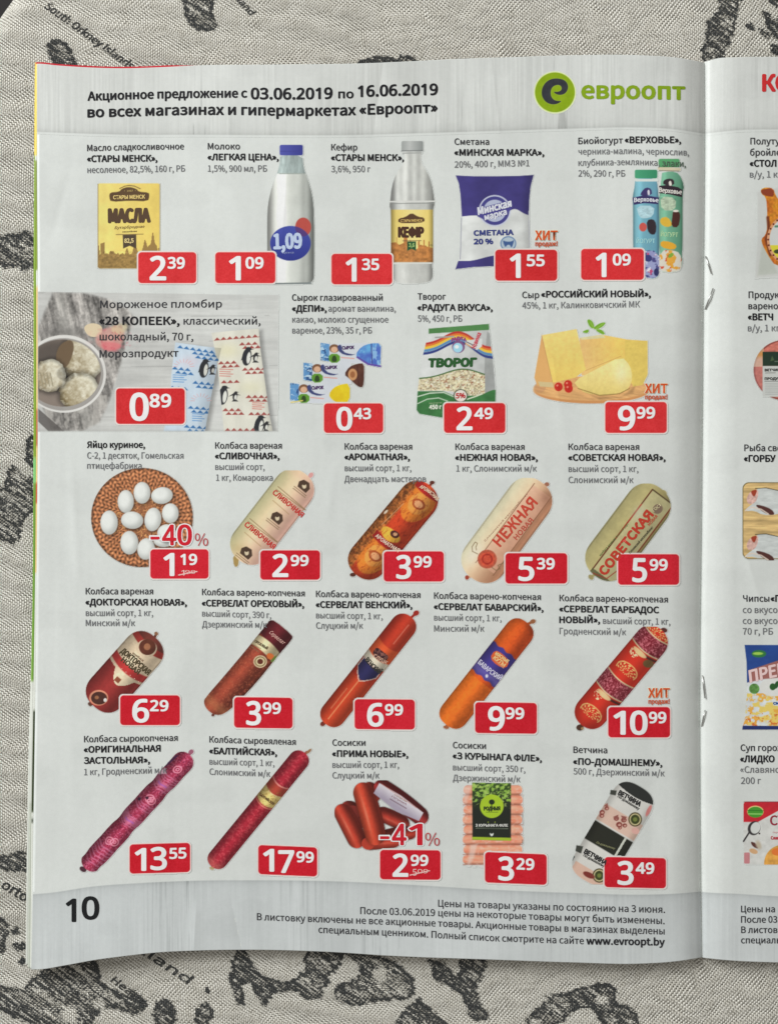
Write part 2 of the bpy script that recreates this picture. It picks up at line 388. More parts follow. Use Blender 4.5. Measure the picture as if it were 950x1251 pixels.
def spaced(a, b, st): return list(np.linspace(a, b, max(2, int(abs(b-a)/st)+1))[:-1])
gx = spaced(-800, -110, 18)+spaced(-110, -16, 5)+spaced(-16, 52, 1.8)+spaced(52, 960, 2.2)+spaced(960, 1400, 14)+[1400]
gy = spaced(-900, -300, 18)+spaced(-300, -14, 7)+spaced(-14, 92, 2)+spaced(92, 1030, 2.6)+spaced(1030, 1262, 2)+spaced(1262, 1700, 14)+[1700]
GX, GY = np.meshgrid(np.array(gx), np.array(gy))
islands = [
 ([(220,-15),(226,13),(228,25),(244,39),(263,35),(262,22),(258,8),(268,-15)], .74, 1),
 ([(55,52),(71,47),(82,52),(90,73),(92,86),(72,84),(62,72)], .80, 1),
 ([(877,-10),(880,12),(868,20),(860,32),(864,46),(855,57),(858,80),(882,80),(889,52),(898,30),(903,14),(904,-10)], .74, 1),
 ([(910,30),(918,28),(923,38),(914,36)], .95, 1), ([(927,34),(934,37),(941,48),(932,45)], .95, 1),
 ([(930,12),(938,15),(941,25),(960,22),(985,30),(985,60),(960,55),(943,44),(936,27)], .85, 1), ([(936,-5),(960,-8),(970,12),(945,8)], .9, 1), ([(941,54),(975,58),(975,70),(942,67)], .9, 1),
 ([(430,90),(440,72),(462,66),(480,71),(498,64),(512,76),(520,90)], .8, 1),
 ([(-10,290),(8,287),(16,285),(22,290),(30,281),(41,290),(50,320),(32,331),(25,331),(23,322),(16,328),(-10,321)], .72, 1),
 ([(29,538),(32,532),(40,530),(50,540),(50,570),(34,569),(30,561),(34,545)], .9, 1),
 ([(-10,602),(8,590),(11,569),(18,569),(29,583),(38,587),(50,578),(50,625),(38,625),(26,640),(25,655),(14,667),(-10,655)], .70, 1),
 ([(-10,1050),(6,1046),(30,1040),(60,1050),(60,1072),(25,1066),(-10,1062)], .75, 1),
 ([(14,1136),(21,1134),(22,1142),(16,1143)], 1., 1), ([(14,1156),(22,1152),(32,1153),(31,1163),(24,1164)], .95, 1), ([(21,1176),(27,1170),(32,1174),(28,1181)], 1., 1),
 ([(-10,1120),(3,1121),(12,1135),(8,1148),(5,1165),(-10,1170)], .75, 1),
 ([(-10,1206),(10,1206),(25,1212),(45,1190),(75,1170),(116,1160),(120,1196),(136,1211),(170,1222),(178,1235),(160,1240),(130,1228),(118,1240),(106,1256),(70,1262),(24,1246),(-10,1232)], .70, 1),
 ([(150,1225),(163,1208),(172,1222),(181,1225),(172,1241),(158,1240)], .75, 1),
 ([(188,1232),(194,1222),(207,1222),(213,1232),(214,1256),(190,1258)], .85, 1), ([(235,1252),(243,1230),(255,1224),(260,1240),(255,1254)], .85, 1), ([(249,1209),(254,1207),(256,1213),(250,1214)], 1., 1),
 ([(291,1155),(283,1180),(279,1197),(288,1226),(298,1228),(295,1204),(305,1200),(315,1221),(325,1229),(332,1214),(362,1211),(372,1222),(392,1222),(396,1204),(412,1184),(423,1160),(375,1160),(372,1184),(359,1197),(342,1201),(322,1194),(305,1177),(300,1155)], .78, 0),
 ([(412,1160),(430,1168),(445,1188),(434,1200),(409,1206),(407,1218),(428,1232),(446,1226),(480,1223),(495,1222),(510,1215),(500,1190),(486,1178),(470,1170),(450,1168),(430,1155)], .72, 1),
 ([(482,1250),(505,1225),(512,1220),(522,1230),(545,1251),(560,1270),(480,1270)], .78, 1),
 ([(521,1172),(545,1178),(560,1200),(564,1165),(595,1165),(590,1195),(580,1205),(585,1225),(598,1245),(575,1250),(565,1215),(545,1205),(525,1195),(530,1185)], .78, 1),
 ([(639,1254),(660,1228),(678,1215),(710,1208),(746,1199),(753,1215),(750,1226),(775,1233),(782,1262),(743,1262),(725,1233),(703,1233),(682,1254),(660,1266)], .76, 1),
]
INK = np.zeros(GX.shape)
hd = GX*math.cos(math.radians(37))+GY*math.sin(math.radians(37)); hp = -GX*math.sin(math.radians(37))+GY*math.cos(math.radians(37))
jag = 9*(fbm(hd/60., hp/3.4, 3, 2)-.5)                       # shore lines frayed along the engraver's hatching
wx = GX+jag*math.cos(math.radians(37))+3*(fbm(GX/7., GY/7., 13, 2)-.5); wy = GY+jag*math.sin(math.radians(37))+3*(fbm(GX/7., GY/7., 44, 2)-.5)
for P, dens, rnd in islands:
    P = np.array(P, float); x0, y0 = P.min(0)-14; x1, y1 = P.max(0)+14
    sel = (GX > x0) & (GX < x1) & (GY > y0) & (GY < y1)
    d = poly_sd(wx[sel], wy[sel], smooth_poly([tuple(q) for q in P], rnd) if rnd else P)
    v = (dens+.09)*(1-sstep(-1.2, 1.6, d))+.42*np.exp(-((d+1.4)/1.8)**2)          # darker shore line
    v = v*(1-.62*sstep(.53, .64, fbm(hd[sel]/46., hp[sel]/4.2, 61, 2))*sstep(2, 6, -d)); INK[sel] = np.maximum(INK[sel], v)
for cx, cy, rx, ry in ((84,1241,8,11),(120,1227,7,7),(465,1193,8,10),(735,1222,7,6),(302,1212,5,9)):
    INK *= sstep(.8, 1.25, np.hypot((wx-cx)/rx, (wy-cy)/ry))
# table outline: rounded rectangle, the cloth rolls over its edge and hangs
cxr, cyr, rad = 600., 420., 698.; ex, ey = 1400., 1700.
qx = cxr-GX; qy = cyr-GY
inx = qx > 0; iny = qy > 0
D = np.where(inx & iny, np.hypot(qx, qy)-rad, np.maximum(qx, qy)-rad)
dirx = np.where(inx & iny, -qx/np.maximum(np.hypot(qx, qy), 1), np.where(qx > qy, -1., 0.))
diry = np.where(inx & iny, -qy/np.maximum(np.hypot(qx, qy), 1), np.where(qx > qy, 0., -1.))
rr = 34.; a = np.clip(D, 0, rr*math.pi/2*.93)/rr
off = rr*np.sin(a)-np.clip(D, 0, None); drop = rr*(1-np.cos(a))+np.clip(D-rr*math.pi/2*.93, 0, None)*1.0
off = np.where(D > 0, off+np.clip(D-rr*math.pi/2*.93, 0, None)*.04, 0); drop = np.where(D > 0, drop, 0)
CX = GX+dirx*off; CY = GY+diry*off
und = .0005*np.sin(GX/130+GY/210)+.0004*np.sin(GY/95-GX/160)+.0012*(fbm(GX/140, GY/140, 71, 2)-.5)
CZ = und*.6-.0008-drop*S
Vc = np.stack([(CX-475)*S, -(CY-625.5)*S, CZ], -1).reshape(-1, 3)
uvc = np.stack([GX.reshape(-1), GY.reshape(-1)], -1)
me = mk_mesh('tablecloth', Vc, grid_faces(*GX.shape), True, uv=uvc, ink=INK.reshape(-1))
cloth = new_obj('tablecloth', me, None, CLOTH, label='beige linen tablecloth printed with a black old sea map, under the leaflet', category='tablecloth')
def cloth_z(x, y):
    return (.0005*np.sin(x/130+y/210)+.0004*np.sin(y/95-x/160)+.0012*(fbm(x/140, y/140, 71, 2)-.5))*.6-.0008
def cloth_text(t, a, b, cap, bold=.05, slant=.25, val=1.2):
    V, F = text_geo(t); V, F = subdiv(V, F)
    x0, x1 = V[:, 0].min(), V[:, 0].max(); L = math.hypot(b[0]-a[0], b[1]-a[1]); dx, dy = (b[0]-a[0])/L, (b[1]-a[1])/L
    q = (V[:, 0]-x0)/(x1-x0)*L+slant*V[:, 1]*cap; w = V[:, 1]*cap; PP = []; FF = []; n = 0
    for i, (ox, oy) in enumerate([(0, 0), (bold, 0), (-bold, 0), (0, bold), (0, -bold)]):
        x = a[0]+dx*q+dy*w+ox*cap; y = a[1]+dy*q-dx*w+oy*cap
        PP.append(np.stack([x, y, cloth_z(x, y)+.00009+i*.000004], -1)); FF.append(F+n); n += len(V)
    P = np.concatenate(PP)
    Vw = np.stack([(P[:, 0]-475)*S, -(P[:, 1]-625.5)*S, P[:, 2]], -1)
    me = mk_mesh('map_lettering', Vw, np.concatenate(FF), True, uv=P[:, :2], ink=np.full(len(P), val))
    new_obj('map_lettering', me, cloth, CLOTH)
cloth_text('South Orkney Islands', (53, 8), (158, 84), 9.5)
cloth_text('tland', (285, -4), (305, 18), 8)
cloth_text('lland', (172, 1166), (228, 1203), 11)
cloth_text('Heath', (134, 1200), (170, 1226), 9)
cloth_text('orto', (0, 1085), (29, 1103), 12, slant=.1)

# ================================================================== LEAFLET
leaf = new_obj('leaflet', None, None, label='open shop leaflet of food prices with red tags, lying on the tablecloth', category='leaflet')
leaf.empty_display_size = .02
T_L = interp([(36,79),(45,78),(70,80),(100,82),(150,83.5),(200,82),(240,80),(330,79),(440,77.5),(500,75),(560,72),(620,70),(700,67.5),(780,67.5),(830,71),(862,77)])
B_L = interp([(30,1184),(47,1184.5),(80,1179.5),(116,1173),(150,1168.5),(190,1164),(240,1161.5),(300,1160.5),(400,1163),(480,1168),(600,1172.5),(700,1176),(780,1177.5),(830,1174),(860,1169)])
X_L = interp([(60,45.5),(200,45.5),(350,46.5),(530,46.5),(700,45),(850,43.5),(950,42),(1050,40.5),(1190,38.5)])
T_R = interp([(855,76),(862,75),(875,71.5),(900,70),(950,69.5),(1120,72)])
B_R = interp([(850,1169),(865,1171),(885,1173),(950,1176),(1120,1174)])
def page_mesh(name, xl, xr, top, bot, dz, colf, nx=210, ny=280, x_sp=None):
    u = np.linspace(0, 1, nx) if x_sp is None else x_sp; v = np.linspace(0, 1, ny)
    U, Vv = np.meshgrid(u, v)
    Y = 70+(1180-70)*Vv
    for _ in range(3):
        X = xl(Y)*(1-U)+xr(Y)*U; Y = top(X)*(1-Vv)+bot(X)*Vv
    P = world_pt(X, Y, dz).reshape(-1, 3); n = len(P)
    ny, nx = U.shape; idx = np.arange(n).reshape(ny, nx)
    ring = np.concatenate([idx[0, :], idx[1:, -1], idx[-1, -2::-1], idx[-2:0:-1, 0]])
    low = P[ring].copy(); low[:, 2] -= .00008
    P2 = np.concatenate([P, low]); li = n+np.arange(len(ring)); nr = np.roll(ring, -1); nl = np.roll(li, -1)
    skirt = np.stack([ring, nr, nl, li], -1)
    C = alb(colf(X, Y)).reshape(-1, 3)*show_through(X, Y).reshape(-1)[:, None]
    Cs = np.concatenate([C, C[ring]*.9])
    return mk_mesh(name, P2, [np.concatenate([grid_faces(ny, nx), skirt])], True, col=Cs)
const = lambda v: (lambda y: np.zeros_like(y)+v)
paper_col = lambda X, Y: np.zeros(X.shape+(3,))+PAPER
def strip_col(bands, base=(196, 198, 190)):
    def f(X, Y):
        C = np.zeros(X.shape+(3,))+np.array(base, float)
        for y0, y1, c in bands:
            m = (sstep(y0-2, y0+2, Y)*(1-sstep(y1-2, y1+2, Y)))[..., None]; C = C*(1-m)+np.array(c, float)*m
        return C
    return f
xs_fine = np.concatenate([np.linspace(0, .015, 8), np.linspace(.02, 1, 220)])
page = new_obj('page', page_mesh('page', X_L, GUT, T_L, B_L, 0, paper_col, 230, 300), leaf, MAT, label='left page numbered 10 with dairy and sausage offers')
pageR = new_obj('page', page_mesh('page', GUT, const(1040.), T_R, B_R, 0, paper_col, 110, 280), leaf, MAT, label='right page cut by the edge of the picture')
lowers = [
 (interp([(60,44.3),(200,43.2),(350,44.5),(530,44.5),(700,43.3),(850,41.2),(1000,38.8),(1100,38),(1190,36.8)]), strip_col([(60,190,(212,190,88)),(196,330,(120,135,50)),(350,700,(206,176,120)),(500,545,(176,105,70)),(590,615,(180,90,60)),(868,992,(48,58,34)),(1000,1005,(90,95,85))]), T_L, lambda x: B_L(x)-.6),
 (interp([(60,43),(200,42),(350,41.3),(530,41.2),(700,40.3),(830,38.6),(1000,36),(1100,35),(1190,34.5)]), strip_col([(60,190,(205,180,70)),(190,560,(122,152,48)),(560,590,(120,185,110)),(590,832,(104,144,56)),(980,1190,(176,180,168))]), lambda x: T_L(x)-2.0*(x < 250)*(1-sstep(200, 245, x)), lambda x: B_L(x)-1.5),
 (interp([(60,44),(350,43),(600,41.5),(830,37.8),(900,35.6),(1000,33.8),(1100,32.4),(1190,31.6)]), strip_col([(560,832,(150,175,120)),(1000,1190,(190,192,184))]), lambda x: T_L(x)+2, lambda x: B_L(x)-5),
]
for i, (xl, cf, tp, bt) in enumerate(lowers):
    def cf2(X, Y, cf=cf, i=i, tp=tp):
        C = cf(X, Y)
        if i == 1:
            m = ((1-sstep(3, 6, Y-tp(X)))*(X > 44.6))[..., None]; C = C*(1-m)+np.array((176, 40, 52.))*m
        return C
    new_obj('page', page_mesh('page', xl, GUT, tp, bt, -.00035*(i+1), cf2, ny=420, x_sp=xs_fine), leaf, MAT, label='lower sheet of the leaflet showing as a thin coloured edge on the left')
new_obj('page', page_mesh('page', GUT, const(1041.), lambda x: T_R(x)+1.2, lambda x: B_R(x)-1, -.00035, paper_col, 60, 120), leaf, MAT, label='sheet under the right page')

# ---- header and footer bands (whitewashed boards printed on the page)
BT = interp([(36,160.5),(60,161.5),(100,163),(160,164.5),(240,164.5),(330,165),(420,165),(500,163),(600,160),(700,157),(770,155.5),(820,157.5),(858,163)])
BF = interp([(36,1093),(60,1091),(115,1083),(170,1079),(240,1076),(300,1075.5),(400,1076.5),(500,1081),(600,1087),(700,1091),(790,1093),(830,1091.5),(857,1089)])
BTR = interp([(855,164),(875,161.5),(900,159),(950,158),(1060,160)])
BFR = interp([(850,1089),(865,1090.5),(900,1092),(950,1095),(1060,1092)])
def band(side, top, parent):
    p = Pic(0, 0, 1, 0, 62 if top else 1066, 1, 172 if top else 1192, res=.8)
    ny = p.X.shape[0]; yy = p.Y[:, :1]; U = np.linspace(0, 1, 1010 if side == 'L' else 220)[None, :]
    p.X = (X_L(yy)+.3)*(1-U)+(GUT(yy)-.5)*U if side == 'L' else (GUT(yy)+.6)*(1-U)+1038*U
    tt = ((T_L if side == 'L' else T_R)(p.X) if top else (BF if side == 'L' else BFR)(p.X)-3); bb = (((BT if side == 'L' else BTR)(p.X)+3) if top else (B_L if side == 'L' else B_R)(p.X))
    vv = np.linspace(0, 1, ny)[:, None]; e0, e1 = (.4, 0) if top else (0, .5)
    p.Y = (tt+e0)*(1-vv)+(bb-e1)*vv; p.PX = p.X; p.PY = p.Y
    X, Y = p.X, p.Y
    if top: tp, bt = (T_L if side == 'L' else T_R)(X), (BT if side == 'L' else BTR)(X)
    else: tp, bt = (BF if side == 'L' else BFR)(X), (B_L if side == 'L' else B_R)(X)
    m = sstep(-.8, .8, Y-tp)*(1-sstep(-.9, .9, Y-bt))
    Q = 11. if side == 'L' else 77.
    streak = fbm(X/2.0+Q, Y/75.+.004*X, 31, 3)-.5; st2 = fbm(X/1.1+Q, Y/30., 37, 2)-.5
    thick = sstep(.60, .78, fbm(X/38.+Q, Y/260., 41, 2)); kn = sstep(.57, .72, fbm(X/3.2+Q, Y/55., 43, 2))*thick
    gate = .35+.65*sstep(.45, .6, fbm(X/30.+Q+9, Y/90., 47, 2))
    ker = streak*26*gate+st2*18*gate*(.15+thick)-kn*30
    wide = (fbm(X/26.+Q, Y/200., 53, 2)-.5)*12
    c = np.array([195, 197, 194.]) if top else np.array([187, 191, 191.])
    if not top: ker = ker*.55-13*sstep(.60, .72, fbm(X/2.2+Q, Y/120., 83, 2))*np.clip(np.exp(-((X-208)/34)**2)+np.exp(-((X-365)/28)**2)+.5*np.exp(-((X-700)/60)**2), 0, 1)
    base = np.zeros(X.shape+(3,))+c+(ker+wide)[..., None]
    e = (bt-Y) if top else (Y-tp)
    base = base-(16*np.exp(-np.clip(e, 0, 99)/2.6)+7*np.exp(-np.clip(e, 0, 99)/9.))[..., None]
    m = 1-sstep(-.8, .8, Y-bt) if top else sstep(-.8, .8, Y-tp)
    p.C = PAPER*(1-m[..., None])+base*m[..., None]; p.A = np.ones(X.shape)
    s = Sheet(); s.pic(p, .00003); s.build('wood_band', parent, 'pale whitewashed board band printed along the %s of the page' % ('top' if top else 'bottom'))
for side, par in (('L', page), ('R', pageR)):
    band(side, True, par); band(side, False, par)

DK = (26, 26, 30); MD = (52, 52, 56); LT = (106, 107, 110)
# ---- heading
s = Sheet()
s.text('Акционное предложение с', 107.6, 301.5, [122.8, 121.2, 119.8, 119.2, 118.9], 10.6, DK, .055)
s.text('03.06.2019', 307, 405.5, [120.8, 121.2, 120.3], 13.2, DK, .055)
s.text('по', 413.5, 431.5, 119.8, 10.4, DK, .05)
s.text('16.06.2019', 437.5, 534, [118.2, 116.6, 115.6], 13.2, DK, .055)
s.text('во всех магазинах и гипермаркетах «Евроопт»', 107.6, 533.5, [143.2, 141.6, 140.0, 140.0, 141.2, 141.0, 139.0, 137.2], 12.4, DK, .055)
s.build('heading', page, 'bold black offer dates above the products')
# ---- logo
p = Pic(645, 80, 13.57, 80, 80, 800, 810, res=.5)
p.ell(440, 447, 348, 350, (205, 214, 160)); p.ell(440, 445, 330, 330, (128, 156, 18))
dk = (48, 50, 56)
E = [(560,585),(480,640),(380,648),(290,610),(230,530),(215,440),(240,340),(310,255),(410,215),(500,215),(590,235),(645,290),(662,360),(640,430),(590,478),(510,492),(440,465),(415,430),(480,440),(545,415),(552,360),(520,325),(470,322),(410,345),(375,400),(368,470),(385,530),(430,575),(490,590)]
p.poly(E, (170, 190, 90), soft=3, rnd=2); p.poly(E, dk, rnd=2)
p.C = p.C+((p.noise(60, 60, 3)-.5)*14)[..., None]
p.done('logo', page, 'round green logo with a dark letter e')
s = Sheet(); s.text('евроопт', 710.5, 835.5, [120, 120.2, 120.5, 121.5], 20.5, (122, 150, 22), .055, sub=1); s.build('shop_name', page, 'green shop name beside the round logo')

# ---- captions: (text, left, right, baselines, cap, colour, boldness)
def cap(parent, label, *lines):
    s = Sheet()
    for l in lines:
        t, xa, xb, ys = l[:4]; kind = l[4] if len(l) > 4 else 'r'; h = l[5] if len(l) > 5 else 7.7
        col, b = {'r': (MD, .022), 'b': (DK, .055), 'l': (LT, .012), 'm': (DK, .04), 'd': (MD, .0)}[kind]
        s.text(t, xa, xb, ys, h, col, b)
    s.build('caption', parent, label)
C = lambda label, *l: cap(page, label, *l)
C('caption of the butter', ('Масло сладкосливочное', 106.8, 224.6, [184.6, 183, 182.4]), ('«СТАРЫ МЕНСК»,', 107, 192, [197.8, 197], 'b'), ('несоленое, 82,5%, 160 г, РБ', 107, 226, [211.3, 209.5], 'l'))
C('caption of the milk', ('Молоко', 254, 293, 182.4), ('«ЛЕГКАЯ ЦЕНА»,', 254, 340, 195.6, 'b'), ('1,5%, 900 мл, РБ', 254, 326, 209.6, 'l'))
C('caption of the kefir', ('Кефир', 404.6, 436, 183.6), ('«СТАРЫ МЕНСК»,', 404.6, 493, 196.3, 'b'), ('3,6%, 950 г', 404.6, 452, 210.2, 'l'))
C('caption of the sour cream', ('Сметана', 555, 597, 176.8), ('«МИНСКАЯ МАРКА»,', 555, 664, 190, 'b'), ('20%, 400 г, ММЗ №1', 555, 646, [204.8, 203], 'l'))
C('caption of the yoghurt', ('Биойогурт', 706, 760, [176, 175]), ('«ВЕРХОВЬЕ»,', 763, 831, 174.6, 'b'), ('черника-малина, чернослив,', 706, 841, [188.8, 188, 190], 'l'), ('клубника-земляника, злаки,', 706, 837, [202.6, 201.4, 203.8], 'l'), ('2%, 290 г, РБ', 706, 763, 215.6, 'l'))
C('caption of the ice cream', ('Мороженое пломбир', 122.8, 271, [376.3, 375.5], 'r', 9), ('«28 КОПЕЕК»,', 122, 219, 396.7, 'b', 9.6), ('классический,', 224.5, 318, 396.4, 'r', 9), ('шоколадный, 70 г,', 122, 236, 415.6, 'r', 9), ('Морозпродукт', 122, 218, [436.8, 435.6], 'r', 9))
C('caption of the glazed curd bars', ('Сырок глазированный', 356.7, 467, 367.2), ('«ДЕПИ»,', 357, 398.5, 380.6, 'b'), ('аромат ванилина,', 401, 483, 380.6, 'l'), ('какао, молоко сгущенное', 357, 474, 394, 'l'), ('вареное, 23%, 35 г, РБ', 357, 454, 407.3, 'l'))
C('caption of the cottage cheese', ('Творог', 510, 544, 366), ('«РАДУГА ВКУСА»,', 510, 601, 379.4, 'b'), ('5%, 450 г, РБ', 510, 564, 392.9, 'l'))
C('caption of the hard cheese', ('Сыр', 637.5, 658, 364), ('«РОССИЙСКИЙ НОВЫЙ»,', 661, 794, [363.3, 362.6], 'b'), ('45%, 1 кг, Калинковичский МК', 637.5, 781, [377, 375.4], 'l'))
C('caption of the eggs', ('Яйцо куриное,', 106.7, 177, 547, 'm'), ('С-2, 1 десяток, Гомельская', 106.7, 224, 560.2, 'l'), ('птицефабрика', 106.7, 173, 572.6, 'l'))
C('caption of the cream coloured sausage', ('Колбаса вареная', 263, 344, 548), ('«СЛИВОЧНАЯ»,', 263, 341, 560.8, 'b'), ('высший сорт,', 263, 323, 574, 'l'), ('1 кг, Комаровка', 264, 333, 587.3, 'l'))
C('caption of the orange and red sausage', ('Колбаса вареная', 421, 503, 549.2), ('«АРОМАТНАЯ»,', 421, 500, 561.9, 'b'), ('высший сорт, 1 кг,', 421, 502, 575.5, 'l'), ('Двенадцать мастеров', 420.6, 520, 588.8, 'l'))
C('caption of the pink sausage', ('Колбаса вареная', 556, 640, 549.5), ('«НЕЖНАЯ НОВАЯ»,', 556, 656, 562.6, 'b'), ('1 кг, Слонимский м/к', 557, 655, 576, 'l'))
C('caption of the olive sausage', ('Колбаса вареная', 694, 780, 549.6), ('«СОВЕТСКАЯ НОВАЯ»,', 694, 812, 562.7, 'b'), ('высший сорт, 1 кг,', 694, 779, 576.5, 'l'), ('Слонимский м/к', 694, 773, 590, 'l'))
C('caption of the brown sausage', ('Колбаса вареная', 105, 187, 726), ('«ДОКТОРСКАЯ НОВАЯ»,', 105, 228, [739.3, 739.8], 'b'), ('высший сорт, 1 кг,', 105, 187, 752.5, 'l'), ('Минский м/к', 105, 165, 764.8, 'l'))
C('caption of the sausage with a dark wrapper', ('Колбаса варено-копченая', 247, 372, [727, 728.5]), ('«СЕРВЕЛАТ ОРЕХОВЫЙ»,', 247, 371, [740.5, 741.8], 'b'), ('высший сорт, 390 г,', 247, 331, [753, 755.3], 'l'), ('Дзержинский м/к', 247, 326, [766.3, 767], 'l'))
C('caption of the sausage with a blue shield', ('Колбаса варено-копченая', 386, 513, [729.3, 730.5]), ('«СЕРВЕЛАТ ВЕНСКИЙ»,', 386, 503, [742.3, 743], 'b'), ('высший сорт, 1 кг,', 386, 467, [755.3, 756.5], 'l'), ('Слуцкий м/к', 386, 443, 768, 'l'))
C('caption of the orange sausage', ('Колбаса варено-копченая', 530, 660, [731.4, 733]), ('«СЕРВЕЛАТ БАВАРСКИЙ»,', 530, 663, [744.7, 746.6], 'b'), ('высший сорт, 1 кг,', 530, 612, [758, 759], 'l'), ('Минский м/к', 530, 591, 771.6, 'l'))
C('caption of the patterned red sausage', ('Колбаса варено-копченая', 683, 815, [734.3, 736]), ('«СЕРВЕЛАТ БАРБАДОС', 683, 804, [747.6, 749], 'b'), ('НОВЫЙ»,', 683, 732, 761, 'b'), ('высший сорт, 1 кг,', 736, 818, [762, 763.2], 'l'), ('Гродненский м/к', 683, 764, [774.6, 776], 'l'))
C('caption of the pink striped sausage', ('Колбаса сырокопченая', 103, 217, [906.8, 905]), ('«ОРИГИНАЛЬНАЯ', 103, 196, [919.5, 918], 'b'), ('ЗАСТОЛЬНАЯ»,', 103, 183, [933, 932], 'b'), ('1 кг, Гродненский м/к', 103, 204, [947, 944.4], 'l'))
C('caption of the thin red sausage', ('Колбаса сыровяленая', 256, 361, [907, 910]), ('«БАЛТИЙСКАЯ»,', 256, 338, [921, 923], 'b'), ('высший сорт, 1 кг,', 256, 335, [934, 936], 'l'), ('Слонимский м/к', 256, 330, [946.4, 949], 'l'))
C('caption of the short sausages', ('Сосиски', 406, 446, 911), ('«ПРИМА НОВЫЕ»,', 406, 498, [924.4, 925], 'b'), ('высший сорт, 1 кг,', 406, 487, 938, 'l'), ('Слуцкий м/к', 406, 463, 951, 'l'))
C('caption of the packed frankfurters', ('Сосиски', 553, 593, [914, 915]), ('«З КУРЫНАГА ФIЛЕ»,', 553, 661, [927, 930.3], 'b'), ('высший сорт, 350 г,', 553, 641, [941, 943.5], 'l'), ('Дзержинский м/к', 553, 635, [954, 955.6], 'l'))
C('caption of the ham', ('Ветчина', 700, 741, [919.7, 920.2]), ('«ПО-ДОМАШНЕМУ»,', 700, 808, [934, 936], 'b'), ('500 г, Дзержинский м/к', 700, 811, [946, 948.4], 'l'))
s = Sheet()
s.text('Цены на товары указаны по состоянию на 3 июня.', 535, 811.5, [1107.6, 1112, 1115.2], 8.4, (52, 52, 56), .018)
s.text('После 03.06.2019 цены на некоторые товары могут быть изменены.', 440, 811, [1116.6, 1120, 1125, 1129], 8.4, (52, 52, 56), .018)
s.text('В листовку включены не все акционные товары. Акционные товары в магазинах выделены', 314, 811, [1124, 1128.4, 1133, 1138, 1141.6], 8.4, (52, 52, 56), .018)
s.text('специальным ценником. Полный список смотрите на сайте', 389, 712.5, [1139.6, 1144, 1150, 1153.4], 8.4, (52, 52, 56), .018)
s.text('www.evroopt.by', 716, 811, [1153.6, 1155], 8.6, (34, 34, 38), .055)
s.build('small_print', page, 'lines of small print above the lower edge')
s = Sheet(); s.text('1', 81.5, 92.3, 1125.6, 27, (22, 24, 26), .04, sub=1); s.text('0', 101, 120.5, 1122.6, 26.5, (22, 24, 26), .04, sub=1); s.build('page_number', page, 'large black page number 10')

# ---- price tags
def tag(parent, x0, y0, x1, y1, big, sm, b0, b1, s0, s1, dy=0, lab=None, old=None):
    p = Pic(0, 0, 1, x0-3, y0-3-abs(dy), x1+3, y1+3+abs(dy), res=.7)
    seed = int(x0*7+y0)
    m = p.m_rr(x0-1.0, y0-1.0, x1+1.0, y1+1.0, 5.4, dy); p.paint(m, (224, 206, 200))
    m = p.m_rr(x0, y0, x1, y1, 4.6, dy); red = np.array([196, 40, 44.])
    if y0 > 530: red = np.array([190, 24, 40.])
    p.paint(m, red+(4 if seed % 2 else -2))
    p.C = p.C+((p.noise(9, 9, seed)-.5)*9*m+(p.noise(1.1, 1.1, seed+1, 0, 1)-.5)*14*m)[..., None]
    s = Sheet(); s.pic(p, .00010)
    h = (y1-y0)*.735; yb = y0+(y1-y0)*.885
    f = lambda x: dy*((x-(x0+x1)/2)/(x1-x0))
    n = len(big); wh = (238, 232, 226)
    if n == 1: s.text(big, b0+.8, b1-.8, [yb+f(b0), yb+f(b1)], h, wh, .043, z=.00016, sub=1)
    else:
        w = (b1-b0); a = .36 if big[0] == '1' else .5
        s.text(big[0], b0+.8, b0+w*a-1.2, yb+f(b0), h, wh, .043, z=.00016, sub=1)
        s.text(big[1], b0+w*(a+.13)+.8, b1-.8, yb+f(b1), h, wh, .043, z=.00016, sub=1)
    ys = y0+(y1-y0)*.52; hs = h*.475
    s.text(sm, s0+.6, s1-.6, [ys+f(s0), ys+f(s1)], hs, wh, .055, z=.00016, sub=1)
    if old:
        t, ox0, ox1, oy, oh = old
        s.text(t[0], ox0+3, ox0+3+oh*.62, oy, oh, (226, 190, 184), .0, z=.00016)
        s.text(t[1:], ox0+3+oh*.75, ox1-2, oy-oh*.35, oh*.62, (226, 190, 184), .0, z=.00016)
        L = Pic(0, 0, 1, ox0-2, oy-oh-3, ox1+4, oy+3, res=.6); L.A[:] = 0
        mm = L.m_line([(ox0, oy-.5), (ox0+2, oy-1), (ox1, oy-oh*.75)], .7); L.C[:] = (222, 175, 170); L.A = mm*(mm > .5)
        s.pic(L, .00017)
    s.build('price_tag', parent, 'red price tag reading %s.%s' % (big, sm))
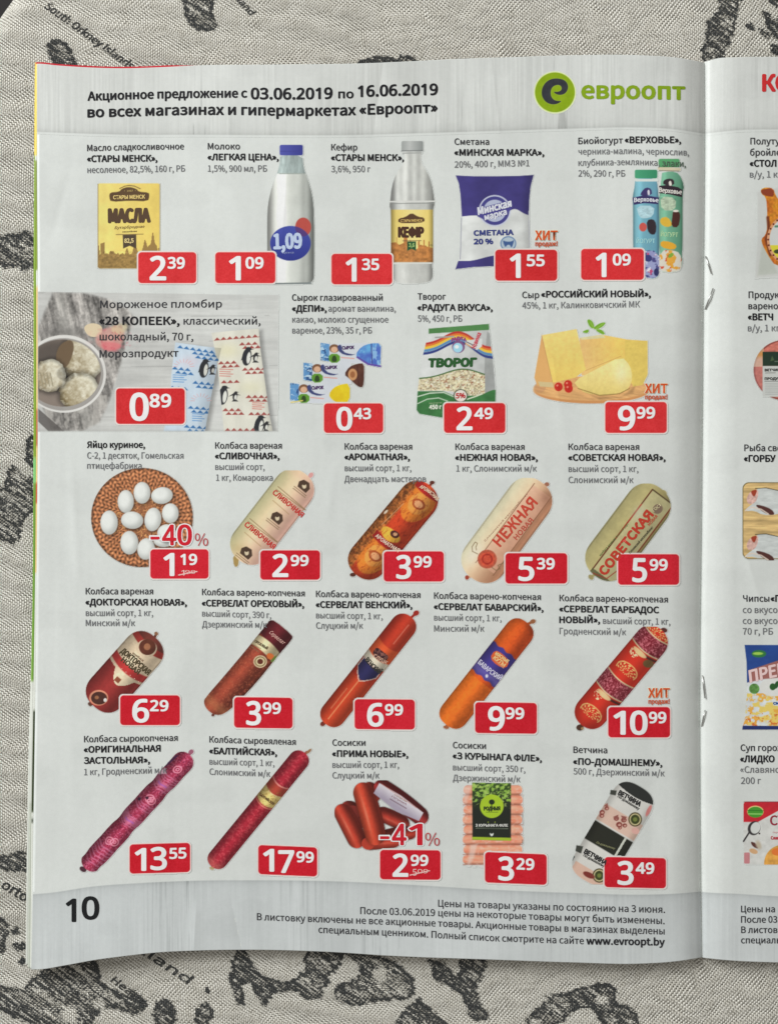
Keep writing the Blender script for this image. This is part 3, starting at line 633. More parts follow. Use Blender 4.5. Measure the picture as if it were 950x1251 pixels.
tags = [
 (169,308,240,346,'2','39',183.3,203,205,226), (263,308,336.5,346,'1','09',280,294,300,322), (404.8,310,479,347.5,'1','35',422.4,435.2,442,463.2),
 (604.5,305,680.3,343,'1','55',622.6,635.4,643,665), (709.3,304,786,342,'1','09',727.4,740,748,770),
 (142,474.4,226,518,'0','89',159,181.6,183,209.2), (395.6,492.7,468,529,'0','43',411,430.2,432,453.2), (542,492.3,617,529,'2','49',557.6,576.6,579,602),
 (738.7,491,814,529,'9','99',754.5,775.2,777,799.7), (183.8,671,255,707,'1','19',200,213,220.5,241),
 (318,672.3,391,708.3,'2','99',333,352,355,377), (468.5,673.5,542,710.5,'3','99',484,502,505,527), (617,675.7,692.5,713,'5','39',633,652,655.3,677.2),
 (754.4,677,829,714.5,'5','99',772,789.6,793,815), (147,849.4,220,886,'6','29',162,182.2,183.4,206), (286,852,357.5,889.5,'3','99',301,318.8,321,343.2,1),
 (433,854.4,506.6,891,'6','99',448.5,468.3,470,492.2,.5), (580,858.3,655.5,896,'9','99',596,616,617.2,640,1), (742.4,863.7,818,901,'10','99',749,790.3,792,813.4),
 (158.5,1030.6,232.5,1066.4,'13','55',165,204,207,228,-2), (315.5,1033.8,387.5,1069.4,'17','99',321.6,359.2,362,383.4,3), (464,1038.5,538,1074.6,'2','99',479.6,498.4,501.4,523,.5),
 (592,1042.3,667.5,1079.6,'3','29',608.6,627.3,630.4,652.3,3), (737.8,1047.6,813,1084.6,'3','49',754,773.2,776,798.6,1.5)]
for t in tags:
    old = None
    if t[4:6] == ('1', '19'): old = ('199', 218.5, 241, 703, 6.5)
    if t[0] == 464: old = ('509', 501, 524.5, 1069.6, 8)
    tag(page, *t, old=old)
# ---- discounts and bestseller stamps
def discount(txt, pct, x0, x1, px0, px1, yb, h, label):
    s = Sheet(); wh = (238, 226, 220); red = (190, 26, 42)
    w = x1-x0
    segs = [(txt[0], x0, x0+w*.24, yb-h*.0), (txt[1], x0+w*.29, x0+w*.62, yb), (txt[2], x0+w*(.69 if txt[2] == '1' else .66), x1, yb)]
    for t, a, b, y in segs:
        if t == '-':
            for k, (c, e) in enumerate((((wh), 1.6), ((red), 0))):
                p = Pic(0, 0, 1, a-3, yb-h*.42-4, b+2, yb-h*.42+6, res=.6); p.A[:] = 0; m = p.m_rr(a-e, yb-h*.40-e, b-1.5+e, yb-h*.40+2.6+e, .8); p.C[:] = c; p.A = m*(m > .5); s.pic(p, .00012+k*.00006)
            continue
        s.text(t, a, b, y, h, wh, .10, z=.00012, sub=1); s.text(t, a+.4, b-.4, y, h, red, .035, z=.00018, sub=1)
    s.text('%', px0, px1, yb+1, h*.62, (176, 60, 66), .0, z=.00018)
    s.build('discount_mark', page, label)
discount('-40', '%', 184, 234.2, 238, 254.3, 665.6, 24, 'red discount mark of 40 percent over the eggs')
discount('-41', '%', 464, 515.5, 519, 536.8, 1032, 25, 'red discount mark of 41 percent over the short sausages')
def stamp(x0, x1, y, yb2, label):
    s = Sheet(); s.text('ХИТ', x0, x1, y, 11.2, (226, 214, 190), .10, z=.00012); s.text('ХИТ', x0+.3, x1-.3, y, 11, (196, 78, 34), .05, z=.00016)
    s.text('продаж!', x0+.3, x1-.3, yb2, 5.6, (190, 84, 52), .05, z=.00016); s.build('bestseller_stamp', page, label)
stamp(653.3, 680.6, 293, 300.4, 'orange bestseller stamp beside the sour cream'); stamp(787.3, 814.7, 480, 487.6, 'orange bestseller stamp beside the hard cheese'); stamp(791.3, 817.4, 852, 859.6, 'orange bestseller stamp beside the patterned red sausage')
#PICTURES
# ================================================================== PRINTED PRODUCT PICTURES
W_ = lambda p, m, c: p.paint(m, c)
def grad(p, m, c0, c1, t):
    t = np.clip(t, 0, 1)[..., None]; m = m[..., None]
    p.C = p.C*(1-m)+(np.array(c0, float)*(1-t)+np.array(c1, float)*t)*m; p.A = np.maximum(p.A, m[..., 0])
# butter
p = Pic(110, 210, 6.786, 50, 70, 600, 830)
m = p.m_rr(68, 95, 578, 800, 16); grad(p, m, (226, 206, 120), (216, 190, 100), (p.X-68)/510); m = m*1
p.mul(m, 1+.10*(p.noise(60, 60, 2)-.5)); p.line([(68, 100), (68, 790)], 6, (150, 130, 80)); p.line([(578, 100), (578, 700)], 5, (160, 140, 90))
br = (88, 66, 44)
sky = 690-70*sstep(.45, .75, vnoise(p.X/34, p.X*0, 6))-20*vnoise(p.X/13, p.X*0, 7)
tw = ((p.X > 88) & (p.X < 122))*95.+np.exp(-((p.X-455)/16)**2)*75+np.exp(-((p.X-522)/14)**2)*110+((p.X > 565)*50)
W_(p, m*p.sd(sky-tw-p.Y)*.82, (128, 98, 58)); p.mul(m*(p.Y > 660), 1+.5*(p.noise(18, 14, 12)-.5))
p.poly([(165,170),(245,165),(262,140),(320,122),(388,140),(405,165),(488,170),(494,200),(482,245),(330,238),(175,250),(160,210)], br, rnd=1)
p.t('СТАРЫ МЕНСК', (195, 226), (456, 220), 30, (215, 190, 120), .06); p.t('· 1067 ·', (285, 165), (380, 163), 14, (200, 175, 110), 0)
p.line([(248, 138), (290, 118), (325, 112), (370, 118), (418, 140)], 7, (110, 85, 50))
p.t('МАСЛА', (160, 418), (495, 413), 108, (82, 62, 46), .10, sub=1)
p.t('Бутэрброднае', (205, 474), (450, 462), 22, (120, 95, 60), .02, slant=.3); p.t('несалёнае', (270, 503), (390, 497), 13, (110, 90, 60), .04)
p.line([(218, 520), (442, 516)], 5, br); p.poly([(272,522),(384,520),(386,638),(330,612),(276,636)], (74, 62, 48)); p.t('82,5', (288, 588), (362, 585), 34, (210, 190, 130), .06)
p.done('product_picture', page, 'yellow butter pack with brown lettering')
# milk bottle  (zoom frame 330,150 scale 4.318)
p = Pic(330, 150, 4.318, -50, 105, 245, 865)
B = [(52,170),(52,205),(40,260),(8,340),(-12,430),(-16,520),(-14,800),(0,842),(60,850),(200,846),(228,835),(232,790),(232,480),(222,380),(200,300),(176,240),(172,170)]
m = p.m_poly(B, rnd=1); cx = 110; v = (p.X-108)/124
W_(p, m, (150, 162, 160)); milk = m*sstep(-4, 4, p.Y-268)
grad(p, milk, (216, 217, 211), (178, 182, 176), .5+.5*np.clip(v, -1, 1)); p.mul(m, 1+.16*np.exp(-((v+.35)/.25)**2)-.45*sstep(.60, .98, np.abs(v))-.12*np.exp(-((v-.55)/.14)**2))
p.mul(m*(p.Y < 268), 1+.35*(p.noise(14, 50, 8)-.5)); p.mul(m, 1+.06*(p.noise(40, 60, 9)-.5))
p.line([(50, 268), (175, 268)], 5, (150, 158, 152)); p.line([(20, 848), (215, 846)], 8, (110, 118, 118))
m = p.m_rr(50, 116, 173, 172, 10); grad(p, m, (78, 82, 160), (52, 56, 128), (p.X-50)/123); p.line([(52, 150), (172, 150)], 3, (60, 62, 130))
p.ell(174, 550, 42, 50, (172, 74, 66)); m = p.m_ell(107, 636, 107, 92); grad(p, m, (66, 76, 156), (44, 52, 128), (p.Y-545)/180)
mm = p.m_ell(174, 550, 42, 50)*m; W_(p, mm*.8, (84, 52, 104)); p.t('1,09', (22, 664), (165, 660), 76, (176, 190, 214), .07, sub=1); p.t('цена', (66, 690), (124, 689), 11, (140, 150, 190), 0)
p.done('product_picture', page, 'white milk bottle with a blue cap and a blue round label')
# kefir bottle
p = Pic(330, 150, 4.318, 615, 85, 880, 865)
B = [(694,150),(712,170),(706,210),(662,270),(640,340),(632,412),(628,440),(636,460),(636,735),(644,750),(640,790),(650,830),(672,846),(740,850),(820,844),(852,830),(858,790),(852,750),(858,735),(858,460),(866,430),(864,400),(852,320),(830,262),(796,215),(790,170),(806,150)]
m = p.m_poly(B, rnd=1); v = (p.X-748)/114
grad(p, m, (198, 199, 195), (174, 175, 170), .5+.5*v); p.mul(m, 1+.06*np.sin(v*16)*(p.Y < 410)-.38*sstep(.62, 1, np.abs(v))+.08*np.exp(-((v+.4)/.2)**2))
p.mul(m, 1+.10*(p.noise(20, 40, 3)-.5)); p.line([(632, 416), (864, 414)], 7, (206, 206, 202)); p.line([(634, 426), (862, 424)], 4, (130, 132, 130)); p.line([(644, 742), (850, 740)], 7, (205, 206, 202))
m = p.m_rr(692, 96, 806, 152, 9); grad(p, m, (176, 178, 176), (130, 134, 132), np.abs(p.X-735)/70); p.line([(692, 148), (806, 146)], 4, (110, 112, 112)); p.line([(700, 160), (798, 159)], 6, (150, 152, 150))
lab = (p.X > 636)*(p.X < 858)*sstep(-2, 2, p.Y-458)*(1-sstep(-2, 2, p.Y-735)); grad(p, lab, (214, 190, 104), (222, 204, 134), 1-np.abs(v)); sk = 670-40*vnoise(p.X/22, p.X*0, 3)-30*(vnoise(p.X/9, p.X*0, 5) > .7)
W_(p, lab*p.sd(sk-p.Y)*.8, (164, 96, 50)); p.mul(lab, 1-.35*sstep(.7, 1, np.abs(v))); p.mul(lab*(p.Y > 640), 1+.5*(p.noise(12, 12, 33)-.5))
p.poly([(675,505),(712,498),(745,474),(780,496),(812,500),(814,525),(745,530),(675,528)], (84, 58, 40), rnd=1); p.t('СТАРЫ МЕНСК', (688, 523), (802, 521), 13, (200, 170, 100), .05)
p.t('КЕФIР', (678, 602), (806, 602), 50, (70, 44, 34), .10, sub=1); p.line([(698, 623), (796, 622)], 3, (90, 70, 50)); p.poly([(722,626),(768,626),(768,676),(745,664),(722,676)], (34, 78, 48)); p.t('3,6', (731, 655), (760, 655), 20, (150, 180, 110), .05)
p.done('product_picture', page, 'grey white kefir bottle with a yellow label')
# sour cream
p = Pic(540, 150, 5.9375, 85, 370, 675, 1070)
O = [(97,382),(230,388),(400,388),(560,385),(662,378),(640,460),(630,560),(628,700),(632,900),(640,960),(600,1030),(380,1040),(230,1046),(95,1062),(120,990),(138,850),(142,680),(132,520),(120,440)]
m = p.m_poly(O); W_(p, m, (196, 198, 196)); wave = 690-8*np.sin((p.X-140)/70)-np.where(p.X > 380, 60*np.exp(-((p.X-520)/70)**2), 0)
pu = (60, 54, 112)
W_(p, m*p.sd(p.Y-wave+10), pu); W_(p, m*p.sd(1002-40*sstep(180, 400, p.X)-p.Y), pu)
p.mul(m, 1+.20*(p.noise(110, 70, 4)-.5)-.18*sstep(560, 640, p.X)+.08*np.exp(-((p.X-200)/60)**2)); p.line([(140, 690), (130, 990)], 4, (120, 120, 140)); p.line([(626, 640), (632, 900)], 5, (150, 150, 160))
p.ell(380, 638, 116, 114, (186, 190, 206)); p.ell(380, 638, 106, 104, (66, 64, 128)); p.ell(380, 638, 82, 80, (170, 176, 198)); p.poly([(250,625),(500,560),(512,610),(470,665),(310,706),(240,672)], (72, 68, 134), rnd=1)
p.t('Минская', (262, 668), (500, 606), 52, (206, 208, 216), .07, slant=.15, sub=1); p.t('марка', (310, 706), (466, 664), 42, (206, 208, 216), .07, slant=.15)
p.t('СМЕТАНА', (230, 818), (514, 812), 36, (56, 64, 122), .10, sub=1); p.t('20 %', (230, 880), (366, 878), 36, (50, 58, 120), .10, sub=1)
p.ell(478, 876, 58, 54, (90, 120, 160)); p.ell(478, 876, 50, 46, (168, 182, 192)); p.poly([(438,850),(460,862),(500,862),(520,848),(514,880),(500,910),(490,885),(470,885),(458,905),(444,880)], (62, 88, 136), rnd=1)
p.done('product_picture', page, 'purple and white sour cream bag')
# yoghurt bottles
p = Pic(690, 150, 5.588, 440, 235, 820, 1075)
def yog(pts, c0, c1, x0, x1, capp, capc, cap2):
    m = p.m_poly(pts, rnd=1); v = (p.X-(x0+x1)/2)/((x1-x0)/2); grad(p, m, c0, c1, .5+.5*v); p.mul(m, 1+.12*np.exp(-((v+.45)/.2)**2)-.32*sstep(.7, 1.05, np.abs(v))); return m
m = yog([(640,345),(720,330),(778,345),(812,430),(800,480),(800,860),(794,900),(800,940),(790,1000),(740,1022),(640,1015)], (122, 176, 148), (84, 136, 110), 630, 805, None, None, None)
W_(p, p.m_rr(636, 246, 780, 300, 12), (82, 150, 100)); p.line([(640, 312), (778, 318)], 20, (196, 186, 160)); p.line([(640, 326), (776, 330)], 5, (110, 100, 80)); p.line([(640, 300), (780, 302)], 5, (60, 120, 76))
p.poly([(640,430),(700,425),(770,440),(800,460),(796,508),(720,490),(640,480)], (46, 34, 44)); p.t('Верховье', (640, 472), (792, 488), 30, (210, 206, 200), .05); p.poly([(668,395),(700,380),(740,385),(745,428),(668,425)], (50, 40, 46), rnd=1); p.poly([(705,400),(722,395),(728,430),(708,430)], (214, 210, 200), rnd=1)
p.poly([(648,500),(755,512),(752,600),(655,598)], (168, 184, 160), rnd=1); p.mul(p.m_poly([(648,500),(755,512),(752,600),(655,598)]), 1+.4*(p.noise(14, 9, 8)-.5))
p.poly([(648,650),(700,640),(735,700),(690,715),(648,690)], (206, 168, 60), rnd=1); p.poly([(735,600),(778,606),(785,640),(772,715),(722,710),(730,640)], (70, 38, 34), rnd=1); p.ell(754, 602, 20, 8, (216, 210, 200)); p.t('ЙОГУРТ', (652, 775), (768, 780), 30, (176, 206, 160), .02)
p.poly([(650,805),(720,812),(765,840),(740,870),(650,850)], (214, 160, 50), rnd=1); m2 = p.m_poly([(642,870),(760,870),(796,920),(790,1005),(740,1020),(642,1015)], rnd=1); W_(p, m2, (206, 200, 186)); n = p.noise(34, 30, 21); W_(p, m2*sstep(.56, .64, n), (214, 156, 60)); W_(p, m2*sstep(.64, .70, p.noise(30, 30, 55)), (196, 84, 60)); p.ell(720, 905, 22, 12, (120, 160, 60), -40)
m = yog([(476,375),(620,378),(632,440),(640,560),(640,1040),(610,1064),(560,1060),(476,1000),(462,880),(462,560),(458,510),(474,430)], (120, 172, 184), (94, 144, 164), 460, 640, None, None, None)
grad(p, p.m_rr(474, 320, 628, 380, 12), (70, 150, 112), (50, 126, 92), (p.X-474)/154); p.line([(484, 392), (622, 392)], 18, (196, 204, 200)); p.poly([(458,512),(540,494),(640,510),(632,556),(540,548),(468,560)], (54, 48, 92)); p.t('Верховье', (470, 542), (634, 543), 28, (206, 208, 214), .05, arc=6)
p.poly([(520,470),(550,440),(588,450),(592,496),(510,498)], (58, 50, 96), rnd=1); p.poly([(560,460),(574,456),(578,494),(562,494)], (206, 204, 210), rnd=1)
p.poly([(482,565),(610,566),(600,640),(540,655),(505,645)], (166, 196, 204), rnd=1); p.mul(p.m_poly([(490,580),(600,580),(590,635),(510,640)]), 1+.35*(p.noise(14, 8, 4)-.5))
p.ell(530, 712, 26, 30, (190, 82, 74)); p.poly([(555,665),(600,655),(622,690),(618,760),(585,765),(560,735)], (48, 38, 44), rnd=1); p.t('ЙОГУРТ', (486, 822), (612, 822), 30, (160, 206, 206), .02)
p.ell(570, 905, 34, 34, (60, 66, 120)); m2 = p.m_poly([(500,880),(640,870),(640,1040),(600,1062),(540,1056)], rnd=1); W_(p, m2*.9, (150, 150, 190)); W_(p, m2*sstep(.55, .62, p.noise(32, 30, 31)), (70, 72, 124)); W_(p, m2*sstep(.62, .70, p.noise(28, 28, 77)), (180, 70, 110)); W_(p, m2*sstep(.64, .7, p.noise(22, 22, 79)), (206, 206, 214)); p.ell(566, 925, 26, 24, (54, 58, 110)); p.ell(622, 1020, 18, 26, (44, 46, 90))
p.done('product_picture', page, 'blue and green yoghurt bottles side by side')
s = Sheet(); s.text('злаки,', 808.5, 837, [203.0, 203.8], 7.7, (70, 90, 74), .02, z=.00014); s.build('caption', page, 'end of the yoghurt caption printed over the green cap')
# ice cream spread (40,345, 3.115)
p = Pic(40, 345, 3.115, 20, 30, 938, 575, res=.7)
edge = p.m_poly([(22,36),(935,48),(932,566),(22,566)]); X, Y = p.X, p.Y
grad(p, edge, (180, 180, 177), (192, 193, 190), (X-200)/600); p.mul(edge, 1+.10*(p.noise(120, 9, 5)-.5)+.10*(p.noise(160, 60, 15)-.5)-.10*np.exp(-((np.mod(Y+.01*X, 95)-40)/2.2)**2)*(p.noise(80, 30, 9) > .5))
cl = p.m_poly([(22,36),(250,44),(400,120),(360,200),(330,330),(300,430),(240,566),(22,566)], 6, 1)*edge
W_(p, cl*.9, (136, 132, 128)); n1 = p.noise(16, 90, 12, -12); n2 = p.noise(9, 9, 14); p.mul(cl, 1+1.1*(n1-.5)+.5*(n2-.5)); W_(p, cl*sstep(.5, .62, p.noise(30, 60, 91))*(Y > 430)*.6, (178, 174, 168))
W_(p, cl*np.exp(-((X-90-.22*Y)/26)**2)*.45, (190, 188, 182))
W_(p, p.m_poly([(22,480),(120,566),(60,566),(22,530)])*.8, (84, 80, 78))
W_(p, edge*np.exp(-((X-120)/110)**2-((Y-190)/22)**2)*.5, (90, 88, 86))
W_(p, p.m_ell(120, 348, 160, 148)*edge, (206, 204, 200)); W_(p, p.m_ell(118, 350, 152, 138)*edge, (150, 146, 142)); W_(p, p.m_ell(114, 345, 146, 128)*edge, (86, 78, 72)); p.mul(p.m_ell(114, 345, 146, 128)*edge, 1+.5*sstep(.6, 1., np.hypot((X-90)/146, (Y-320)/128)))
def scoop(cx, cy, r, seed, dark=(128, 112, 82), lite=(216, 211, 192), sq=1.):
    a = np.arctan2(Y-cy, X-cx); rr_ = r*(1+.10*(vnoise(a*2.2+9, a*0+seed, seed)-.5)+.06*(vnoise(a*7+9, a*0, seed+1)-.5)); d = np.hypot(X-cx, (Y-cy)/sq)/rr_
    m_ = p.sd((d-1)*r)*p.m_ell(114, 345, 146, 128)*edge; t_ = .52*(X-cx)/r-.42*(Y-cy)/r; n_ = fbm(X/15.+seed, Y/14.+seed, seed, 4)
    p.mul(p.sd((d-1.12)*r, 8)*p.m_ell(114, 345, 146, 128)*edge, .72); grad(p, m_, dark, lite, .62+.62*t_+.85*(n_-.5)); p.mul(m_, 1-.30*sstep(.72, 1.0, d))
    W_(p, m_*sstep(.60, .70, fbm(X/16.+seed, Y/10.+seed, seed+3, 3))*.35, (224, 220, 204))
cr_ = (206, 200, 180)
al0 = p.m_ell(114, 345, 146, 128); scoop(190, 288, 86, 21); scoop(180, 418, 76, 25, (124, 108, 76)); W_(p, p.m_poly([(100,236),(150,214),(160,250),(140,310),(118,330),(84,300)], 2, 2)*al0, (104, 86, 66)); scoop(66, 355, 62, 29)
p.mul(p.m_ell(125, 350, 34, 26, 20, 3), .8)
for x in (30, 42, 55, 68): p.line([(x, 345), (x+10, 395)], 3, (140, 132, 110))
W_(p, p.m_poly([(190,170),(225,152),(268,165),(262,205),(215,210)], rnd=2), (206, 190, 160)); W_(p, p.m_poly([(240,195),(300,165),(352,175),(345,240),(290,262),(240,240)], 5, 2)*.75, (204, 150, 140)); W_(p, p.m_poly([(255,225),(310,225),(345,240),(320,262),(270,262)], 5, 2)*.8, (206, 112, 116)); W_(p, p.m_poly([(300,160),(370,155),(345,200),(300,195)], 5, 2)*.6, (206, 190, 150)); W_(p, np.exp(-((X-310)/60)**2-((Y-215)/40)**2)*sstep(.55, .7, p.noise(12, 12, 5))*.6, (190, 60, 80))
def wrapper(O, c, ang, seed, tri, pal):
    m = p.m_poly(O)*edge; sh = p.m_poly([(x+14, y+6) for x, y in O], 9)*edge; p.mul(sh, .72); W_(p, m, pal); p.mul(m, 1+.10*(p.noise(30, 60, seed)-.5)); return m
O1 = [(543,228),(600,236),(655,244),(718,250),(700,330),(676,450),(655,569),(498,569),(520,470),(528,350)]
O2 = [(680,192),(760,184),(860,176),(866,250),(884,380),(900,500),(914,569),(728,569),(712,400),(700,290)]
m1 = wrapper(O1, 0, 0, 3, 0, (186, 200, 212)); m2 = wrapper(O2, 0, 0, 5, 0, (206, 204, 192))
W_(p, m2*np.exp(-((X-740)/50)**2-((Y-260)/30)**2)*.6, (214, 208, 170)); W_(p, m2*np.exp(-((X-830)/60)**2-((Y-400)/30)**2)*.5, (208, 204, 170)); W_(p, m1*np.exp(-((X-600)/40)**2-((Y-300)/22)**2)*.4, (214, 190, 196))
def tris(m, rows, col, n, w=24, h=13):
    for (x, y, k, dx, dy) in rows:
        for i in range(k):
            a, b = x+i*w*1.02+dx*0, y+i*dy; W_(p, p.m_poly([(a, b), (a+w/2, b-h), (a+w, b)])*m, col)
            if i < k-1 or dx: W_(p, p.m_poly([(a+w*.5, b+1), (a+w*1.5, b+1), (a+w, b+h*.95)])*m*(1 if (i+x) % 2 else .0), col)
bl = (58, 108, 160); rd = (150, 72, 68)
def zz(m, x0, y0, n, ang, col, w=24, h=12, rows=2):
    for r in range(rows):
        for i in range(n):
            xx = x0+(i+.5*r)*w; yy = y0+ang*(xx-x0)+r*(h+2)
            W_(p, p.m_poly([(xx, yy), (xx+w*.5, yy-h+ang*w*.5), (xx+w, yy+ang*w)])*m, col)
zz(m1, 550, 249, 6, .16, bl, rows=1); zz(m1, 606, 272, 4, .14, bl, rows=2); zz(m1, 530, 330, 3, .12, bl); zz(m1, 608, 385, 4, .1, bl); zz(m1, 520, 404, 3, .1, bl, rows=1); zz(m1, 590, 480, 4, .08, bl); zz(m1, 575, 552, 5, .08, bl)
zz(m2, 690, 222, 8, -.08, rd, rows=1); zz(m2, 785, 240, 3, -.05, rd); zz(m2, 705, 312, 3, -.05, rd); zz(m2, 796, 336, 4, -.04, rd); zz(m2, 716, 384, 3, -.03, rd, rows=1); zz(m2, 810, 440, 4, 0, rd); zz(m2, 722, 490, 3, 0, rd); zz(m2, 820, 505, 4, 0, rd, rows=1); zz(m2, 730, 566, 5, 0, rd, rows=1)
for (x, y, w, h, m, c) in ((535, 352, 50, 34, m1, (90, 140, 190)), (608, 500, 45, 34, m1, (90, 140, 190)), (712, 330, 50, 34, m2, (196, 120, 110)), (836, 458, 45, 30, m2, (196, 110, 100))):
    for k in range(4): p.line([(x, y+k*h/4), (x+w-(k % 2)*10, y+k*h/4+2)], 3, c)
for cx, cy, mm in ((575, 322, m1), (640, 452, m1)):
    for k in range(9):
        a = math.pi*(1.02+.95*k/8); p.line([(cx+24*math.cos(a), cy+18*math.sin(a)), (cx+40*math.cos(a), cy+30*math.sin(a))], 2, (206, 160, 160))
def bird(cx, cy, h, m):
    w = h*.27
    W_(p, p.m_ell(cx, cy, w, h*.5, 8)*m, (42, 44, 48)); W_(p, p.m_ell(cx+w*.38, cy+h*.05, w*.42, h*.34, 8)*m, (208, 208, 200)); W_(p, p.m_ell(cx+w*.35, cy-h*.47, w*.62, h*.11)*m, (42, 44, 48)); W_(p, p.m_poly([(cx+w*.6, cy-h*.5), (cx+w*1.5, cy-h*.44), (cx+w*.6, cy-h*.4)])*m, (42, 44, 48)); W_(p, p.m_poly([(cx-w*.8, cy-h*.2), (cx-w*1.25, cy+h*.2), (cx-w*.6, cy+h*.1)])*m, (42, 44, 48))
def bird2(cx, cy, m): W_(p, p.m_ell(cx, cy, 9, 17, 12)*m, (46, 46, 48)); W_(p, p.m_ell(cx+2, cy+5, 5, 9, 12)*m, (204, 204, 196)); W_(p, p.m_poly([(cx-24, cy+2), (cx-3, cy-12), (cx+22, cy-2), (cx+3, cy-5)])*m, (46, 46, 48)); W_(p, p.m_poly([(cx+2, cy-18), (cx+14, cy-14), (cx+3, cy-12)])*m, (46, 46, 48)); W_(p, p.m_poly([(cx-7, cy+15), (cx-12, cy+21), (cx+12, cy+21), (cx+6, cy+15)])*m, (46, 46, 48))
bird(652, 330, 66, m1); bird2(684, 330, m1); bird(815, 284, 66, m2); bird2(848, 284, m2); bird(724, 432, 68, m2); bird2(770, 432, m2); bird(862, 545, 68, m2); bird2(888, 546, m2)
p.mul(m1, 1-.18*sstep(640, 715, X+.15*Y-40)); p.mul(m2, 1-.20*sstep(860, 905, X-.1*(Y-300)))
W_(p, edge*np.exp(-((Y-566)/5)**2)*.3, (150, 150, 146))
p.done('product_picture', page, 'ice cream bowl on grey cloth beside two bars in triangle patterned wrappers', z=.000045)
# glazed curd bars
p = Pic(345, 345, 6.129, 50, 435, 755, 915)
def curd(dx, dy, endc, endc2, shape):
    q = lambda P: [(x+dx, y+dy) for x, y in P]
    body = p.m_poly(q([(285,460),(345,450),(350,462),(640,452),(640,610),(350,600),(345,590),(285,580)])); W_(p, body, (196, 200, 206))
    W_(p, p.m_poly(q([(285,452),(352,462),(350,592),(285,582)])), (92, 140, 186)); mm = p.m_poly(q([(285,452),(352,462),(350,592),(285,582)])); W_(p, mm*sstep(.54, .6, p.noise(24, 30, int(9+dx))), (50, 82, 130)); W_(p, mm*sstep(.58, .66, p.noise(30, 14, int(19+dx))), (170, 196, 214))
    p.ell(388+dx, 495+dy, 38, 32, (120, 84, 60)); p.ell(388+dx, 503+dy, 25, 22, (206, 166, 136)); p.poly(q([(345,535),(430,535),(430,600),(350,604)]), (92, 142, 48), rnd=1); p.poly(q([(375,548),(400,548),(410,595),(365,595)]), (44, 66, 34), rnd=1)
    p.poly(q([(405,480),(440,460),(450,520),(520,540),(555,535),(500,552),(430,530)]), (60, 66, 110), rnd=1)
    p.t('СЫРОК', (448+dx, 502+dy), (535+dx, 498+dy), 24, (76, 50, 96), .08); p.line(q([(440, 562), (535, 570)]), 8, (206, 150, 140))
    sh = p.m_poly(q(shape), rnd=1); grad(p, sh, endc, endc2, p.noise(50, 50, int(3+dx))*1.8-.4); return sh
sh = curd(0, 0, (74, 100, 178), (96, 160, 206), [(545,540),(590,480),(660,455),(738,455),(735,545),(732,632),(680,628),(620,600),(570,575)]); W_(p, sh*sstep(.5, .6, p.noise(30, 50, 4))*.7, (150, 196, 220)); p.line([(665, 462), (672, 620)], 8, (60, 66, 130)); p.line([(560, 560), (640, 612), (732, 628)], 14, (92, 70, 150))
sh = curd(-128, 148, (96, 60, 48), (74, 42, 34), [(588,542),(628,482),(688,460),(740,457),(740,552),(733,637),(703,638),(668,612),(628,572)]); p.ell(525, 690, 34, 44, (190, 140, 96)); p.ell(525, 690, 18, 24, (150, 96, 60)); p.line([(560, 625), (570, 770)], 6, (66, 36, 30))
sh = curd(-228, 300, (220, 200, 40), (206, 176, 30), [(573,540),(608,490),(658,465),(733,455),(731,600),(648,605),(598,580)]); p.line([(65, 898), (150, 885)], 9, (206, 190, 110))
p.done('product_picture', page, 'three glazed curd bars in blue wrappers with blue, brown and yellow ends')
# cottage cheese
p = Pic(495, 345, 6.414, 80, 315, 720, 1080)
O = [(182,362),(652,325),(662,470),(690,620),(706,850),(704,960),(300,1062),(110,1030),(88,1000),(96,850),(120,640),(160,480)]
m = p.m_poly(O); grad(p, m, (202, 204, 202), (176, 178, 176), (p.X-200)/420); W_(p, p.m_poly([(182,362),(652,325),(656,372),(182,402)]), (76, 124, 72)); W_(p, p.m_poly([(640,385),(662,400),(704,850),(615,880),(622,560)])*.75, (140, 142, 140)); p.mul(m, 1+.12*(p.noise(50, 60, 3)-.5))
arch = lambda o: 560-95*np.exp(-((p.X-410)/150.)**2)+o+30*sstep(480, 640, p.X)
for o, c in ((-72, (176, 54, 48)), (-56, (206, 110, 50)), (-40, (214, 180, 62)), (-20, (84, 130, 170)), (2, (48, 60, 120))): W_(p, m*p.sd(np.abs(p.Y-arch(o)+0)-10)*(p.X > 128), c)
W_(p, p.m_poly([(440,478),(560,520),(530,570),(600,640),(420,560)])*m*.0, (200, 202, 200)); W_(p, p.m_poly([(470,455),(600,440),(600,500),(560,530),(470,490)])*m, (198, 200, 198)); p.line([(470, 478), (525, 512)], 7, (200, 130, 50)); p.line([(478, 466), (528, 490)], 6, (60, 40, 40)); p.t('Новинка', (548, 520), (592, 400), 34, (190, 50, 70), .05)
p.ell(415, 505, 50, 48, (120, 80, 120)); p.ell(410, 512, 38, 38, (150, 196, 214)); p.ell(402, 505, 16, 14, (220, 230, 232)); p.t('РАДУГА', (362, 466), (475, 462), 26, (150, 50, 110), .08, arc=14); p.line([(235, 432), (378, 424)], 12, (150, 150, 146))
p.t('ТВОРОГ', (182, 662), (550, 656), 62, (40, 84, 44), .13, slant=.08, sub=1)
cur = (p.Y > 760-75*np.exp(-((p.X-450)/190.)**2)-0)*(p.Y < 850+40*sstep(300, 560, p.X))*(p.X < 620)*m; W_(p, cur*1., (196, 184, 152)); tx = p.noise(11, 10, 8, 0, 3); p.mul(cur, 1+.9*(tx-.5)); W_(p, cur*sstep(.62, .68, p.noise(16, 14, 18)), (216, 210, 190)); W_(p, cur*sstep(.66, .72, p.noise(18, 14, 28))*.7, (140, 84, 62))
